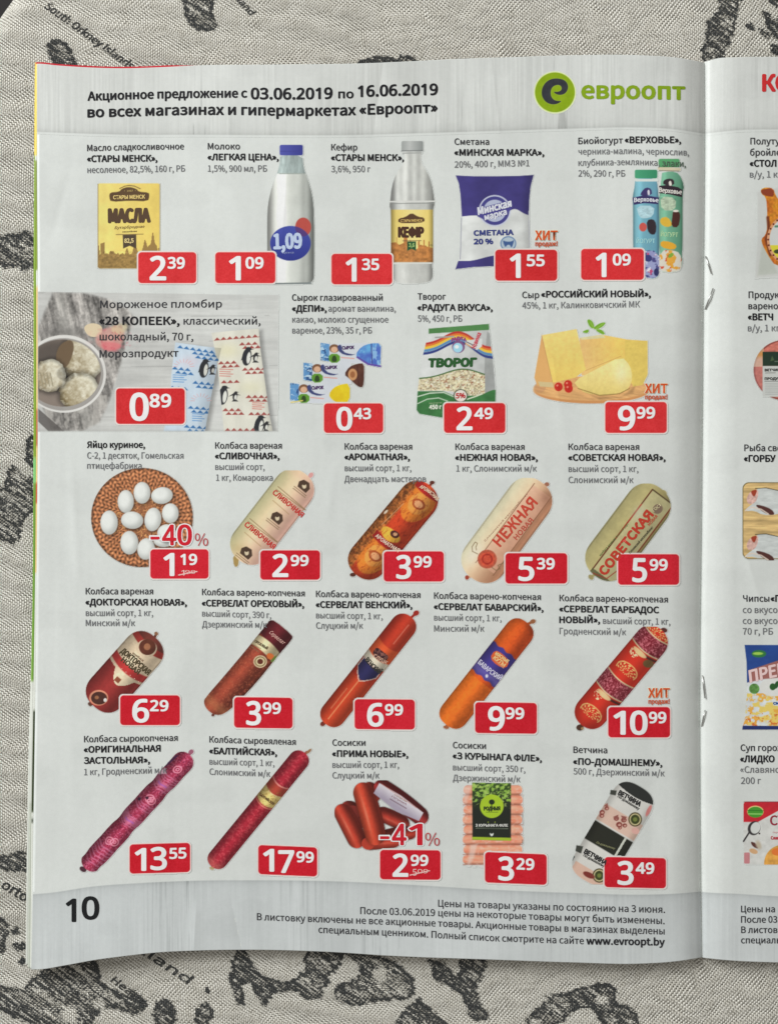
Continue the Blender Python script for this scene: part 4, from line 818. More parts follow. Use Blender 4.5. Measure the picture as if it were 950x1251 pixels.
W_(p, m*p.sd(np.abs(p.Y-(755-75*np.exp(-((p.X-450)/190.)**2)))-5)*(p.X < 620), (66, 100, 52)); gr = m*p.sd(852+36*sstep(280, 400, p.X)-46*sstep(560, 700, p.X)-p.Y); W_(p, gr, (58, 110, 62)); p.mul(gr, 1+.3*(p.noise(50, 30, 6)-.5))
p.line([(96, 895), (190, 868), (300, 862), (400, 905)], 8, (196, 206, 190)); p.line([(96, 950), (170, 915), (260, 905), (330, 930)], 7, (190, 202, 184)); p.line([(485, 915), (560, 890), (600, 872)], 9, (206, 210, 190))
p.ell(432, 888, 56, 52, (60, 72, 50)); p.ell(432, 888, 48, 45, (214, 206, 196)); p.t('5%', (396, 908), (468, 904), 38, (176, 46, 50), .07); p.t('масса нетто', (186, 952), (284, 948), 12, (170, 190, 150), 0); p.t('450 г', (188, 994), (282, 990), 32, (206, 212, 196), .08)
p.done('product_picture', page, 'white and green bag of cottage cheese with a rainbow')
# hard cheese
p = Pic(630, 345, 4.13, 80, 175, 690, 625)
p.ell(380, 545, 292, 66, (196, 138, 86)); bd = p.m_ell(380, 535, 292, 62); W_(p, bd, (206, 158, 104)); p.mul(bd, 1+.30*(p.noise(60, 7, 4, 12)-.5)); W_(p, p.m_ell(120, 530, 30, 26)*.5, (176, 130, 96))
a = p.m_poly([(320,280),(440,265),(560,288),(662,295),(664,460),(640,515),(590,525),(560,470),(330,470)]); grad(p, a, (218, 178, 116), (224, 190, 100), (p.X-320)/200); W_(p, p.m_poly([(548,292),(662,296),(662,470),(635,518),(590,525),(550,430)]), (212, 186, 96)); W_(p, p.m_poly([(320,280),(440,262),(450,280),(330,290)]), (206, 196, 150))
W_(p, p.m_poly([(130,262),(92,480),(106,520),(182,528),(170,420)]), (208, 160, 100)); b = p.m_poly([(132,266),(305,235),(352,440),(300,480),(184,506)]); grad(p, b, (226, 200, 120), (220, 190, 100), (p.Y-240)/260); p.poly([(110,500),(184,505),(190,530),(120,525)], (196, 176, 130))
c = p.m_poly([(290,498),(400,440),(532,372),(575,420),(588,480),(570,535),(520,560),(440,570),(350,560),(310,530)], rnd=1); sh = p.m_poly([(300,520),(400,580),(530,580),(600,520),(590,560),(520,580),(420,590)], 5); p.mul(sh, .8); grad(p, c, (232, 214, 148), (212, 190, 112), (p.Y-380)/190); W_(p, c*np.exp(-((p.X-530)/34)**2-((p.Y-460)/50)**2)*.5, (232, 226, 190)); p.line([(312, 535), (420, 570), (520, 562), (572, 535)], 5, (150, 124, 70)); allm = np.clip(a+b+c, 0, 1); p.mul(allm, 1+.10*(p.noise(14, 14, 8)-.5))
p.line([(350, 445), (530, 372)], 3, (190, 150, 90)); p.line([(128, 270), (184, 505)], 3, (180, 140, 86))
for x, y in ((214, 527), (262, 515), (265, 535)): p.ell(x, y, 21, 22, (186, 44, 34)); p.ell(x-6, y-7, 5, 5, (220, 130, 110)); p.line([(x, y-4), (x+2, y+8)], 2, (140, 26, 20))
for P in ([(355,190),(372,185),(392,205),(395,235),(372,228)], [(385,232),(420,205),(455,200),(440,222),(405,240)], [(395,238),(430,235),(452,262),(430,262)], [(330,252),(350,240),(368,236),(364,258)]): p.poly(P, (112, 160, 46), rnd=2)
p.line([(375, 200), (390, 232)], 2, (160, 190, 90)); p.line([(400, 236), (440, 208)], 2, (160, 190, 90))
p.done('product_picture', page, 'yellow cheese pieces with cherry tomatoes and basil on a wooden board')
# eggs
p = Pic(90, 530, 5.278, 105, 212, 780, 870)
m = p.m_ell(442, 540, 328, 320); R = np.hypot((p.X-442)/328, (p.Y-540)/320); th = np.arctan2(p.Y-540, p.X-442)
W_(p, m, (150, 98, 66)); p.mul(m, 1+.22*np.sin(R*75+2.5*np.sin(th*26))*(R > .35)+.55*(p.noise(9, 9, 5)-.5)+.2*np.sin(th*70)*(R > .4)); p.mul(m, 1-.3*sstep(.93, 1, R)+.12*np.exp(-((R-.9)/.04)**2)); W_(p, m*sstep(.60, .68, p.noise(10, 8, 44))*(R < .62), (206, 150, 96))
for x, y, rx, ry, an in ((337,436,52,74,0),(442,380,54,70,0),(570,398,70,54,-8),(230,572,56,78,0),(378,557,72,56,5),(512,552,54,76,8),(624,512,54,64,0),(360,702,58,76,0),(468,742,56,70,10),(580,690,64,40,0),(600,640,60,56,0)):
    p.mul(p.m_ell(x+8, y+9, rx+4, ry+4, an, 5), .62); e = p.m_ell(x, y, rx, ry, an); r2 = np.hypot((p.X-x+12)/rx, (p.Y-y+12)/ry); grad(p, e, (216, 218, 214), (172, 174, 170), sstep(.4, 1.25, r2))
p.done('product_picture', page, 'white eggs on a round wicker tray')
# --- sausages
def clip(p, x, y, c, r=18, a=None):
    p.ell(x, y, r, r*.8, c, -45); p.ell(x, y, r*.35, r*.3, (60, 40, 30))
# cream coloured
p = Pic(250, 530, 5.9375, 150, 265, 830, 975)
T, V, L, m = p.tube((731, 291), (249, 915), 152); p.ell(770, 300, 16, 22, (206, 150, 146), 40); p.poly([(205,880),(250,880),(245,965),(212,962)], (160, 134, 80), rnd=1)
grad(p, m, (214, 206, 160), (222, 176, 158), .5+.6*V); p.mul(m, cyl(V, .74, 1.04, -.1, .7)); p.mul(m, 1+.05*(p.noise(30, 30, 4)-.5)); W_(p, m*np.exp(-((T-30)/40)**2)*.35, (214, 170, 150)); W_(p, m*np.exp(-((T-L+60)/50)**2)*np.exp(-((V+.3)/.4)**2)*.35, (150, 130, 80))
for (x, y) in ((715, 378), (520, 610), (298, 862)):
    p.poly([(x-30, y-34), (x+5, y-46), (x+44, y-22), (x+48, y+22), (x+18, y+52), (x-42, y+4)], (74, 56, 44)); p.poly([(x-12, y-12), (x+8, y-2), (x+22, y-14), (x+22, y+16), (x-2, y+22)], (206, 190, 160), rnd=1)
    for k in range(2): p.line([(x-66+k*(-8), y+2+k*14), (x+22-k*8, y+72+k*12)], 5, (116, 94, 70))
for (ox, oy) in ((0, 0), (-204, 232)):
    p.t('СЛИВОЧНАЯ', (490+ox, 432+oy), (700+ox, 606+oy), 36, (186, 50, 46), .06, sub=1)
    for k in range(3): p.line([(532+ox-k*14+10*(k == 2)*-1, 382+oy+k*20+(60 if k == 2 else 0)), (732+ox-k*(60 if k == 2 else 4), 552+oy+k*(16 if k == 2 else 2)+(0))], 5 if k < 2 else 4, (130, 104, 70) if k < 2 else (160, 130, 90))
p.done('product_picture', page, 'cream coloured boiled sausage with red lettering')
# orange and red
p = Pic(410, 530, 6.586, 75, 375, 840, 1185)
T, V, L, m = p.tube((759, 417), (162, 1132), 161)
for A_, B_ in [((740,440),(775,392)),((185,1105),(138,1134))]: p.line([A_, B_], 20, (120,56,40))
p.ell(775, 392, 20, 15, (90, 44, 34)); p.ell(138, 1134, 24, 16, (80, 44, 34))
W_(p, m, (184, 62, 34)); left = m*(1-sstep(-.5, -.35, V)); W_(p, left*.8, (160, 106, 52)); p.mul(left, 1+1.2*(p.noise(16, 16, 6)-.5)); Tc = T-30*(1-V**2)
for c0 in (150, 694):
    e = m*(1-sstep(.95, 1.05, np.hypot((Tc-c0)/165, (V-.12)/.75))); W_(p, e*(V > -.5), (206, 116, 44)); e2 = m*(1-sstep(.9, 1.05, np.hypot((Tc-c0+6)/95, (V-.15)/.52))); W_(p, e2, (214, 140, 66))
    for w_, c_ in ((.46, (150, 70, 36)), (.30, (214, 156, 110))):
        e3 = m*(1-sstep(.9, 1.02, np.hypot((Tc-c0+4)/(95*w_), (V-.15)/(.8*w_)))); W_(p, e3*.9, c_)
for c0 in (24, 556):
    b = m*p.sd(np.abs(Tc-c0)-32, 2)*(V > -.62); W_(p, b, (156, 36, 34))
e = m*(1-sstep(.9, 1.05, np.hypot((Tc-482)/50, (V-.05)/.56))); W_(p, e, (214, 160, 60)); e = m*(1-sstep(.9, 1.05, np.hypot((Tc-455)/30, (V-.2)/.24))); W_(p, e, (70, 36, 34)); p.ell(478, 808, 18, 14, (206, 160, 120))
W_(p, m*sstep(.6, .68, p.noise(30, 10, 66, -50))*.35, (110, 30, 20)); p.mul(m, cyl(V, .62, 1.12, -.15, .6)); p.mul(m, 1+.15*(p.noise(12, 12, 3)-.5)-.25*np.exp(-((T-L)/60)**2)); p.line([(370, 730), (545, 560)], 4, (206, 160, 120)); p.ell(403, 628, 22, 9, (206, 190, 170), -45)
p.t('АРОМАТНАЯ', (318, 826), (500, 952), 30, (216, 190, 170), .06, arc=-6, sub=1); p.t('АРОМАТНАЯ', (672, 432), (812, 540), 28, (214, 186, 160), .06, arc=10)
p.done('product_picture', page, 'orange and red patterned boiled sausage')
# pink
p = Pic(545, 530, 6.129, 70, 330, 820, 1125)
T, V, L, m = p.tube((715, 365), (188, 1078), 176)
for A_, B_ in [((700,390),(752,378)),((205,1060),(154,1076))]: p.line([A_, B_], 20, (190,150,120))
p.ell(752, 378, 18, 16, (150, 100, 80)); p.ell(154, 1076, 15, 17, (150, 62, 44))
grad(p, m, (216, 208, 176), (206, 146, 112), .5+.62*V); p.mul(m, cyl(V, .70, 1.04, -.35, .9)); pan = m*p.sd((np.abs(V-.22)-.46)*170)*p.sd(np.abs(T-L*.46)-L*.40); W_(p, pan*.55, (214, 164, 140)); ln = m*p.sd(np.abs(np.abs(V-.22)-.46)*170-3)*(np.abs(T-L*.46) < L*.42); W_(p, ln*.85, (126, 84, 60))
p.mul(m, 1+.07*(p.noise(30, 30, 7)-.5)); W_(p, m*np.exp(-((T-75)/55)**2-((V-.55)/.3)**2)*.5, (130, 90, 70)); W_(p, m*np.exp(-((T-L+150)/90)**2-((V+.5)/.3)**2)*.5, (216, 214, 204))
p.t('НЕЖНАЯ', (402, 846), (682, 520), 78, (186, 66, 50), .05, sub=1); p.t('НОВАЯ', (526, 796), (652, 650), 36, (176, 76, 60), .04, sub=1); p.t('Слонимский мясокомбинат', (290, 808), (610, 450), 13, (150, 96, 76), .0)
for r, c in ((72, (176, 84, 62)), (56, (196, 80, 56)), (42, (160, 48, 36)), (30, (190, 74, 52))): p.ell(305, 938, r, r*.98, c)
p.mul(p.m_ell(305, 938, 74, 72), 1+.3*(p.noise(12, 12, 9)-.5))
for P in ([(235,900),(195,880),(192,845),(215,810),(232,820),(220,850),(225,870)], [(340,1000),(370,1022),(400,1010),(385,985),(430,965)]): p.line(P, 5, (120, 96, 66))
p.done('product_picture', page, 'pale pink boiled sausage with a red seal and long red lettering')
# olive
p = Pic(685, 530, 5.9375, 150, 360, 820, 1085)
T, V, L, m = p.tube((722, 396), (246, 1030), 168)
for A_, B_ in [((705,420),(748,425)),((262,1008),(216,1040))]: p.line([A_, B_], 20, (160,150,104))
p.ell(748, 425, 22, 14, (166, 156, 110), 45); p.ell(216, 1040, 22, 16, (150, 140, 96), 45)
grad(p, m, (194, 184, 130), (176, 160, 104), .5+.5*V); p.mul(m, cyl(V, .66, 1.05, -.35, .8)); pan = m*p.sd((np.abs(V-.3)-.56)*160)*(T < L-30)*(T > 42); W_(p, pan*.6, (206, 200, 156))
for k, c in (((-.26), (110, 60, 40)), ((.86), (120, 60, 40))): W_(p, m*p.sd(np.abs(V-k)*168-5)*(T > 40)*(T < L-20), c)
W_(p, m*p.sd(np.abs(T-42)-5)*(V > -.26)*(V < .86), (84, 66, 44)); W_(p, m*p.sd(np.abs(V+.26)*168-5)*(np.abs(T-L*.42) < L*.2), (176, 54, 40)); bot = m*(T > L-36)*(V > -.3); W_(p, bot*.8, (90, 90, 60)); p.line([(230, 1010), (330, 1050), (410, 990)], 6, (160, 50, 40)); W_(p, m*np.exp(-((T-L*.3)/60)**2-((V+.1)/.25)**2)*.6, (212, 210, 186)); p.mul(m, 1+.10*(p.noise(26, 26, 7)-.5)-.1)
p.t('СОВЕТСКАЯ', (318, 1030), (668, 590), 62, (176, 56, 40), .09, sub=1); p.t('НОВАЯ', (640, 668), (700, 600), 20, (176, 70, 50), .05); p.t('колбаса вареная высший сорт', (284, 888), (490, 654), 14, (86, 110, 60), .03); p.t('Слонимский мясокомбинат', (500, 870), (668, 680), 17, (64, 60, 44), .05); p.ell(700, 545, 38, 34, (120, 100, 84), -45); p.t('ГОСТ', (672, 566), (730, 520), 22, (190, 180, 140), .05)
p.done('product_picture', page, 'olive yellow boiled sausage with long red lettering')
# brown
p = Pic(90, 710, 6.333, 70, 375, 710, 1020)
T, V, L, m = p.tube((633, 435), (159, 968), 161, 2.4)
for A_, B_ in [((620,455),(640,406)),((175,950),(128,952))]: p.line([A_, B_], 20, (90,50,40))
p.ell(640, 406, 16, 14, (130, 90, 66), 45); p.ell(128, 952, 18, 14, (90, 60, 50), 45)
W_(p, m, (100, 48, 40)); Tc = T-34*(1-V**2); W_(p, m*p.sd(np.abs(Tc-212)-155, 2), (206, 186, 158)); W_(p, m*p.sd(np.abs(Tc-298)-30, 2), (170, 52, 50)); W_(p, m*p.sd(np.abs(Tc-66)-26)*(np.abs(V) > .25), (150, 50, 44))
W_(p, m*p.sd(np.abs(Tc-400)-60, 2)*(np.abs(V-.1) < .62)*(Tc < 330+ (1-(V-.1)**2*2.4)*110), (206, 188, 160)); W_(p, m*(Tc > 330+(1-(V-.1)**2*2.4)*110)*(Tc > 350), (136, 46, 44))
p.ell(565, 520, 80, 70, (196, 176, 150)); W_(p, m*p.m_ell(572, 510, 66, 62), (84, 44, 32)); p.ell(570, 508, 26, 26, (140, 92, 66)); W_(p, m*p.m_ell(195, 902, 74, 60), (196, 130, 104)); W_(p, m*p.m_ell(198, 905, 62, 50), (66, 38, 32)); p.ell(180, 900, 16, 14, (130, 86, 60)); p.ell(246, 920, 13, 15, (204, 200, 196)); p.poly([(338, 735), (372, 762), (345, 792), (312, 765)], (126, 70, 50))
p.mul(m, cyl(V, .66, 1.12, -.1, .6)); p.mul(m, 1+.14*(p.noise(16, 16, 5)-.5))
p.t('ДОКТОРСКАЯ', (362, 548), (572, 726), 44, (70, 60, 40), .07, sub=1); p.t('НОВАЯ', (366, 616), (496, 722), 40, (70, 60, 40), .07, sub=1); p.t('колбаса', (455, 560), (535, 622), 16, (120, 90, 70), .05); p.t('• • • • • • •', (300, 635), (500, 790), 22, (206, 150, 140), .05)
p.done('product_picture', page, 'short brown and cream boiled sausage')
# dark wrapper
p = Pic(235, 710, 6.333, 75, 290, 790, 1060)
m = p.m_poly([(596,302),(640,306),(775,420),(772,450),(660,578),(510,770),(330,960),(270,1010),(215,1038),(160,1030),(110,990),(88,940),(98,905),(250,730),(410,540),(505,420),(580,330)], rnd=1)
T, V, L, _ = p.tube((691, 371), (147, 998), 106); grad(p, m, (122, 52, 40), (146, 66, 46), p.noise(30, 60, 3, -40)); W_(p, m*(T < 150+20*V), (92, 30, 36)); b = m*p.sd(np.abs(T-182-14*V**2)-46); W_(p, b, (206, 190, 152)); p.mul(m, cyl(V, .62, 1.18, -.2, .55)); W_(p, m*sstep(.6, .7, p.noise(10, 10, 88))*(T > 230)*.35, (190, 110, 80)); p.mul(m, 1+.2*(p.noise(14, 14, 7)-.5)); W_(p, m*np.exp(-((T-L+50)/40)**2)*.35, (200, 140, 90))
p.ell(525, 622, 52, 48, (204, 184, 150)); p.ell(525, 622, 44, 40, (126, 104, 70)); p.ell(525, 622, 34, 31, (206, 190, 150)); p.ell(525, 622, 23, 21, (92, 44, 32)); p.ell(603, 582, 30, 24, (190, 100, 50), 30); p.poly([(600,620),(640,575),(655,580),(625,630)], (90, 110, 50), rnd=1)
p.t('Сервелат', (590, 400), (700, 490), 30, (206, 160, 150), .02, slant=.3); p.t('ОРЕХОВЫЙ', (480, 470), (576, 530), 20, (90, 74, 50), .06); p.line([(462, 485), (528, 522)], 5, (120, 100, 70)); p.line([(455, 505), (515, 548)], 5, (120, 100, 70)); p.ell(160, 1036, 12, 10, (90, 40, 30))
p.done('product_picture', page, 'brown smoked sausage with a dark red wrapper and cream label')
# blue shield
p = Pic(375, 710, 6.333, 90, 215, 885, 1140)
T, V, L, m = p.tube((803, 275), (143, 1105), 101)
for A_, B_ in [((780,305),(843,247)),((165,1080),(123,1103))]: p.line([A_, B_], 20, (150,48,36))
p.ell(843, 247, 24, 20, (150, 44, 34), -30); p.ell(123, 1103, 22, 18, (110, 44, 34), -30)
grad(p, m, (168, 48, 32), (186, 62, 40), .5+.5*V); Tc = T-26*(1-V**2); W_(p, m*p.sd(np.abs(Tc-345)-72, 2)*(V > -1.2), (206, 84, 46)); W_(p, m*p.sd(np.abs(Tc-430)-34, 2), (206, 196, 176)); sh = m*(np.abs(V+.02) < .82)*(Tc > 462)*(Tc < 605-90*np.abs(V+.05)**1.2); W_(p, m*(np.abs(V+.02) < .9)*(Tc > 455)*(Tc < 618-90*np.abs(V+.05)**1.2), (200, 170, 160)); W_(p, sh, (44, 42, 82))
e = m*(1-sstep(.95, 1.02, (np.abs((Tc-358)/38)**3+np.abs((V-.0)/.62)**3)**(1/3))); W_(p, e, (60, 34, 38)); W_(p, e*sstep(.5, .6, p.noise(14, 10, 5, 45))*.5, (190, 130, 110)); W_(p, m*(T > 620)*.25, (206, 90, 40)); p.mul(m, cyl(V, .62, 1.08, -.1, .6)); W_(p, m*np.exp(-((V-.25)/.05)**2)*(T < 250)*.5*(T > 60), (220, 150, 130)); W_(p, m*np.exp(-((V+.08)/.05)**2)*(T > 640)*(T < L-40)*.75, (224, 160, 110)); W_(p, m*np.exp(-((V+.42)/.05)**2)*(T > 740)*(T < L-120)*.5, (220, 150, 110)); p.mul(m, 1+.1*(p.noise(14, 14, 7)-.5))
p.t('ВЕНСКИЙ', (448, 612), (560, 718), 36, (50, 50, 44), .06, arc=-8, sub=1); p.t('СЛУЦК', (512, 585), (612, 645), 26, (190, 150, 130), .06)
p.done('product_picture', page, 'long red smoked sausage with a dark blue shield label')
# orange with blue band
p = Pic(520, 710, 6.129, 95, 275, 835, 1120)
T, V, L, m = p.tube((755, 309), (151, 1074), 112, 2.5)
for A_, B_ in [((735,335),(800,302)),((170,1050),(152,1094))]: p.line([A_, B_], 20, (150,80,50))
p.ell(800, 302, 22, 17, (140, 90, 60), -20); p.ell(152, 1094, 22, 13, (150, 90, 60), 10)
grad(p, m, (206, 92, 32), (190, 70, 30), .5+.5*V); W_(p, m*(T > 560)*.45, (222, 124, 36)); p.mul(m, 1+.22*(p.noise(16, 16, 3)-.5)); Tc = T-6*np.sin(V*9); b = m*p.sd(np.abs(Tc-398)-132, 2); W_(p, b, (62, 52, 124)); p.mul(m, cyl(V, .70, 1.12, -.15, .6)); p.mul(m, 1-.25*np.exp(-(T/45)**2))
W_(p, b*np.exp(-((Tc-490)/34)**2)*.35, (140, 130, 190)); p.poly([(515,515),(570,540),(625,600),(598,655),(530,630),(478,575)], (206, 90, 44), rnd=1); p.line([(500, 575), (580, 650)], 6, (190, 150, 120)); p.t('МЯСНЫЕ', (516, 548), (610, 614), 24, (226, 186, 130), .08); p.t('КУТЫ', (504, 578), (584, 640), 26, (226, 186, 130), .08); p.t('БАВАРСКИЙ', (388, 614), (552, 742), 36, (190, 186, 206), .05, arc=-6, sub=1); p.ell(455, 710, 10, 13, (206, 204, 214))
p.done('product_picture', page, 'orange smoked sausage with a blue band')
# patterned red
p = Pic(675, 710, 5.758, 130, 320, 815, 1065)
T, V, L, m = p.tube((761, 341), (198, 1009), 119)
for A_, B_ in [((740,365),(780,345)),((215,990),(192,1030))]: p.line([A_, B_], 20, (110,50,40))
p.ell(780, 345, 24, 17, (84, 44, 40), 10); p.ell(190, 1030, 26, 22, (70, 46, 36)); p.ell(206, 1036, 10, 10, (150, 120, 80))
W_(p, m, (186, 48, 34)); Tc = T-22*(1-V**2)
for c0 in (112, 505):
    b = m*p.sd(np.abs(Tc-c0)-64, 2); W_(p, b, (130, 50, 60)); n = p.noise(9, 9, 5+int(c0), 50, 2); W_(p, b*sstep(.52, .6, n)*.7, (206, 120, 130)); W_(p, b*sstep(.55, .62, p.noise(8, 12, 31)), (110, 26, 38))
    W_(p, m*p.sd(np.abs(Tc-c0-62)-4), (206, 190, 150)); W_(p, m*p.sd(np.abs(Tc-c0+66)-4), (206, 190, 150)); W_(p, m*p.sd(np.abs(Tc-c0-84)-9)*(V > -.3), (80, 40, 34))
for c0 in (8, 355, 745):
    for k, (dx) in enumerate((-.45, 0, .45)):
        d = np.hypot((Tc-c0-10)/62, V/.72); an = np.arctan2(V*1.2, (Tc-c0-10)/62); W_(p, m*(k == 0)*sstep(.1, .5, np.sin(an*11+d*9)*np.sin(d*13+1))*(d < 1)*(d > .2)*((Tc-c0) < 30), (222, 176, 110)); W_(p, m*(k == 0)*p.sd((np.abs(d-.95)-.05)*60)*((Tc-c0) < 30), (222, 176, 110))
for c0 in (225, 615):
    d = np.hypot((Tc-c0)/36, (V+.35)/.3); W_(p, m*(d < 1)*sstep(.5, .58, p.noise(12, 7, 8, 45)), (226, 190, 150)); d = np.hypot((Tc-c0+24)/18, (V+.1)/.5); W_(p, m*(1-sstep(.9, 1.1, d)), (210, 176, 130))
d = np.hypot((Tc-232)/30, (V-.72)/.3); W_(p, m*(1-sstep(.9, 1.1, d)), (110, 84, 50)); p.mul(m, cyl(V, .70, 1.1, -.1, .7)); p.mul(m, 1-.2*np.exp(-((T-L)/60)**2))
p.done('product_picture', page, 'red smoked sausage covered in a dense folk pattern')
# pink striped
p = Pic(80, 890, 5.758, 90, 135, 920, 1025)
X, Y = p.X, p.Y; T, V, L, m = p.tube((874, 185), (141, 985), 76)
for A_, B_ in [((850,210),(884,165)),((160,965),(125,990))]: p.line([A_, B_], 20, (120,50,70))
w = 1+.05*np.sin(T/28.)+.04*np.sin(T/60.); V2 = V/w; m = m*(1-sstep(.97, 1.03, np.abs(V2))); p.ell(884, 165, 20, 16, (150, 90, 110), -40); p.ell(125, 990, 26, 18, (70, 40, 50), 30)
W_(p, m, (150, 46, 72)); Tc = T-26*(1-V**2)+4*np.sin(V*6); n = p.noise(9, 9, 5, -45, 3); W_(p, m*sstep(.55, .64, n)*.6, (206, 110, 140)); W_(p, m*sstep(.60, .68, p.noise(8, 8, 51))*.6, (90, 20, 50))
for c0, ww in ((185, 5), (205, 4), (222, 4), (262, 22), (300, 6), (445, 5), (465, 4), (486, 6), (572, 6), (604, 24), (640, 4), (860, 6), (885, 4), (910, 5), (940, 5), (968, 4), (1000, 5)): W_(p, m*p.sd(np.abs(Tc-c0)-ww)*.7, (190, 110, 140))
for c0 in (262, 604): W_(p, m*p.sd(np.abs(Tc-c0)-6)*(np.abs(V) < .5), (160, 90, 150))
for c0, v0 in ((390, 0), (400, .3), (800, -.1), (790, .35), (110, .1)):
    d = np.hypot((Tc-c0)/34, (V-v0)/.42); W_(p, m*p.sd((np.abs(d-.8)-.12)*34), (214, 130, 150)); W_(p, m*p.sd((np.abs(d-.3)-.1)*34), (214, 130, 150))
W_(p, m*np.exp(-((T-230)/50)**2)*(V > .6)*.0, (0, 0, 0)); p.mul(m, cyl(V2, .55, 1.12, .1, .6)); p.ell(520, 495, 12, 12, (50, 24, 40)); p.ell(575, 488, 12, 10, (60, 24, 44)); p.poly([(700,275),(745,235),(800,185),(775,190),(720,240)], (60, 30, 60))
s_ = p.m_poly([(640,318),(700,275),(712,320)], 2); W_(p, s_*.6, (200, 190, 196))
p.done('product_picture', page, 'long pink and violet striped dry sausage')
# thin red
p = Pic(240, 890, 5.9375, 60, 130, 850, 1035)
T, V, L, m = p.tube((786, 177), (111, 1001), 75)
for A_, B_ in [((770,200),(800,172)),((130,980),(112,1014))]: p.line([A_, B_], 20, (150,70,60))
p.poly([(790,180),(815,150),(838,145),(826,172),(800,186)], (150, 110, 80), rnd=1); p.ell(112, 1014, 18, 11, (170, 150, 110), 20)
grad(p, m, (164, 40, 56), (140, 30, 44), .5+.5*V); W_(p, m*sstep(.52, .66, p.noise(10, 14, 4, -50))*.5, (196, 84, 90)); W_(p, m*sstep(.58, .68, p.noise(12, 12, 14))*.4, (110, 24, 34)); Tc = T-26*(1-V**2); W_(p, m*p.sd(np.abs(Tc-385)-72, 2), (210, 186, 116)); W_(p, m*p.sd(np.abs(Tc-320)-36), (156, 62, 48)); W_(p, m*p.sd(np.abs(Tc-275)-5), (206, 130, 116)); W_(p, m*p.sd(np.abs(Tc-468)-4), (206, 120, 100)); W_(p, m*p.sd(np.abs(Tc-356)-5), (206, 180, 130)); W_(p, m*(np.abs(Tc-385) < 70)*sstep(.58, .68, p.noise(12, 10, 24))*.5, (150, 120, 60))
p.mul(m, cyl(V, .55, 1.12, .05, .65)); p.t('БАЛТИЙСКАЯ', (455, 484), (556, 556), 18, (90, 60, 36), .06); W_(p, m*np.exp(-((T-L+20)/30)**2)*.4, (206, 130, 110))
p.done('product_picture', page, 'long thin red dry sausage with a yellow band')
# short sausages
p = Pic(395, 890, 6.333, 85, 400, 815, 960)
def saus(P0, P1, r, c0, c1, hi=.2):
    T, V, L, _ = p.tube(P0, P1, r); bow = .10*np.sin(np.pi*np.clip(T/L, 0, 1)); V = (V-bow)/(.90+.12*np.sin(np.pi*np.clip(T/L, 0, 1)))
    q = np.clip(1-np.minimum(T, L-T)/r, 0, 3); m = p.sd((np.hypot(V, q)-1)*r); p.mul(p.sd((np.hypot(V, q)-1.1)*r, 7), .8)
    grad(p, m, c0, c1, .5+.5*V); p.mul(m, cyl(V, .55, 1.15, -.2, .55)); p.mul(m, 1+.12*(p.noise(20, 20, int(r))-.5)); W_(p, m*np.exp(-((V+.35)/.12)**2)*np.exp(-((T-L*.5)/(L*.3))**2)*hi, (230, 170, 140)); return T, V, L, m
saus((400, 640), (660, 760), 60, (170, 58, 44), (130, 40, 34)); saus((420, 850), (720, 800), 55, (160, 52, 38), (120, 36, 30))
saus((160, 570), (300, 770), 68, (150, 50, 40), (110, 36, 30)); p.ell(225, 650, 60, 55, (120, 42, 36)); saus((118, 590), (285, 920), 74, (186, 66, 46), (140, 44, 34), .35)
saus((300, 890), (600, 860), 62, (180, 62, 46), (130, 44, 34), .2); p.ell(345, 890, 50, 48, (176, 60, 44)); saus((330, 420), (420, 560), 48, (180, 66, 46), (130, 40, 34)); saus((285, 420), (420, 900), 84, (196, 74, 48), (150, 48, 36), .4)
saus((400, 420), (800, 720), 72, (150, 46, 44), (110, 34, 36)); pl = p.m_poly([(432,422),(600,520),(772,652),(738,716),(560,640),(388,500)]); grad(p, pl, (206, 200, 206), (160, 150, 166), ((p.Y-p.X*.68)-130)/90); p.line([(450, 430), (720, 615)], 3, (190, 120, 110)); p.t('ПРИМА', (525, 530), (640, 595), 14, (150, 110, 120), 0); p.line([(515, 545), (640, 618)], 7, (120, 96, 110)); p.t('сосиски', (545, 515), (640, 570), 12, (150, 120, 90), 0)
for P in ([(250,480),(290,700)], ): p.line(P, 3, (140, 40, 30))
p.mul(p.m_ell(380, 780, 30, 120, 15, 9)*(p.A > .5), 1.0)
p.done('product_picture', page, 'bunch of short red sausages with a white paper label')
# frankfurters pack
p = Pic(540, 890, 6.257, 145, 405, 640, 1080)
X, Y = p.X, p.Y; m0 = p.m_rr(158, 425, 612, 1062, 40); 
for k in range(8):
    y = 470+k*76; a = p.m_rr(162-(k % 2)*6, y-37, 610+(k % 3)*4, y+37, 34); v = (Y-y)/37; grad(p, a, (204, 124, 98), (218, 156, 130), p.noise(60, 20, k)*1.4-.2); p.mul(a, 1.05-.30*sstep(.4, 1, v)-.15*sstep(.6, 1, -v)+.1*np.exp(-((v+.3)/.25)**2))
    p.line([(160, y+38), (612, y+38)], 5, (150, 84, 68))
W_(p, m0*sstep(.6, .7, p.noise(30, 18, 77))*.3, (226, 200, 190)); W_(p, p.m_poly([(215,890),(270,880),(240,990),(205,1050),(190,1040)], 5)*.5, (220, 214, 208)); W_(p, p.m_poly([(160,440),(230,425),(180,590),(165,560)], 5)*.4, (214, 206, 204)); p.line([(610, 640), (616, 735)], 3, (120, 110, 110)); p.line([(612, 850), (614, 880)], 5, (90, 90, 84))
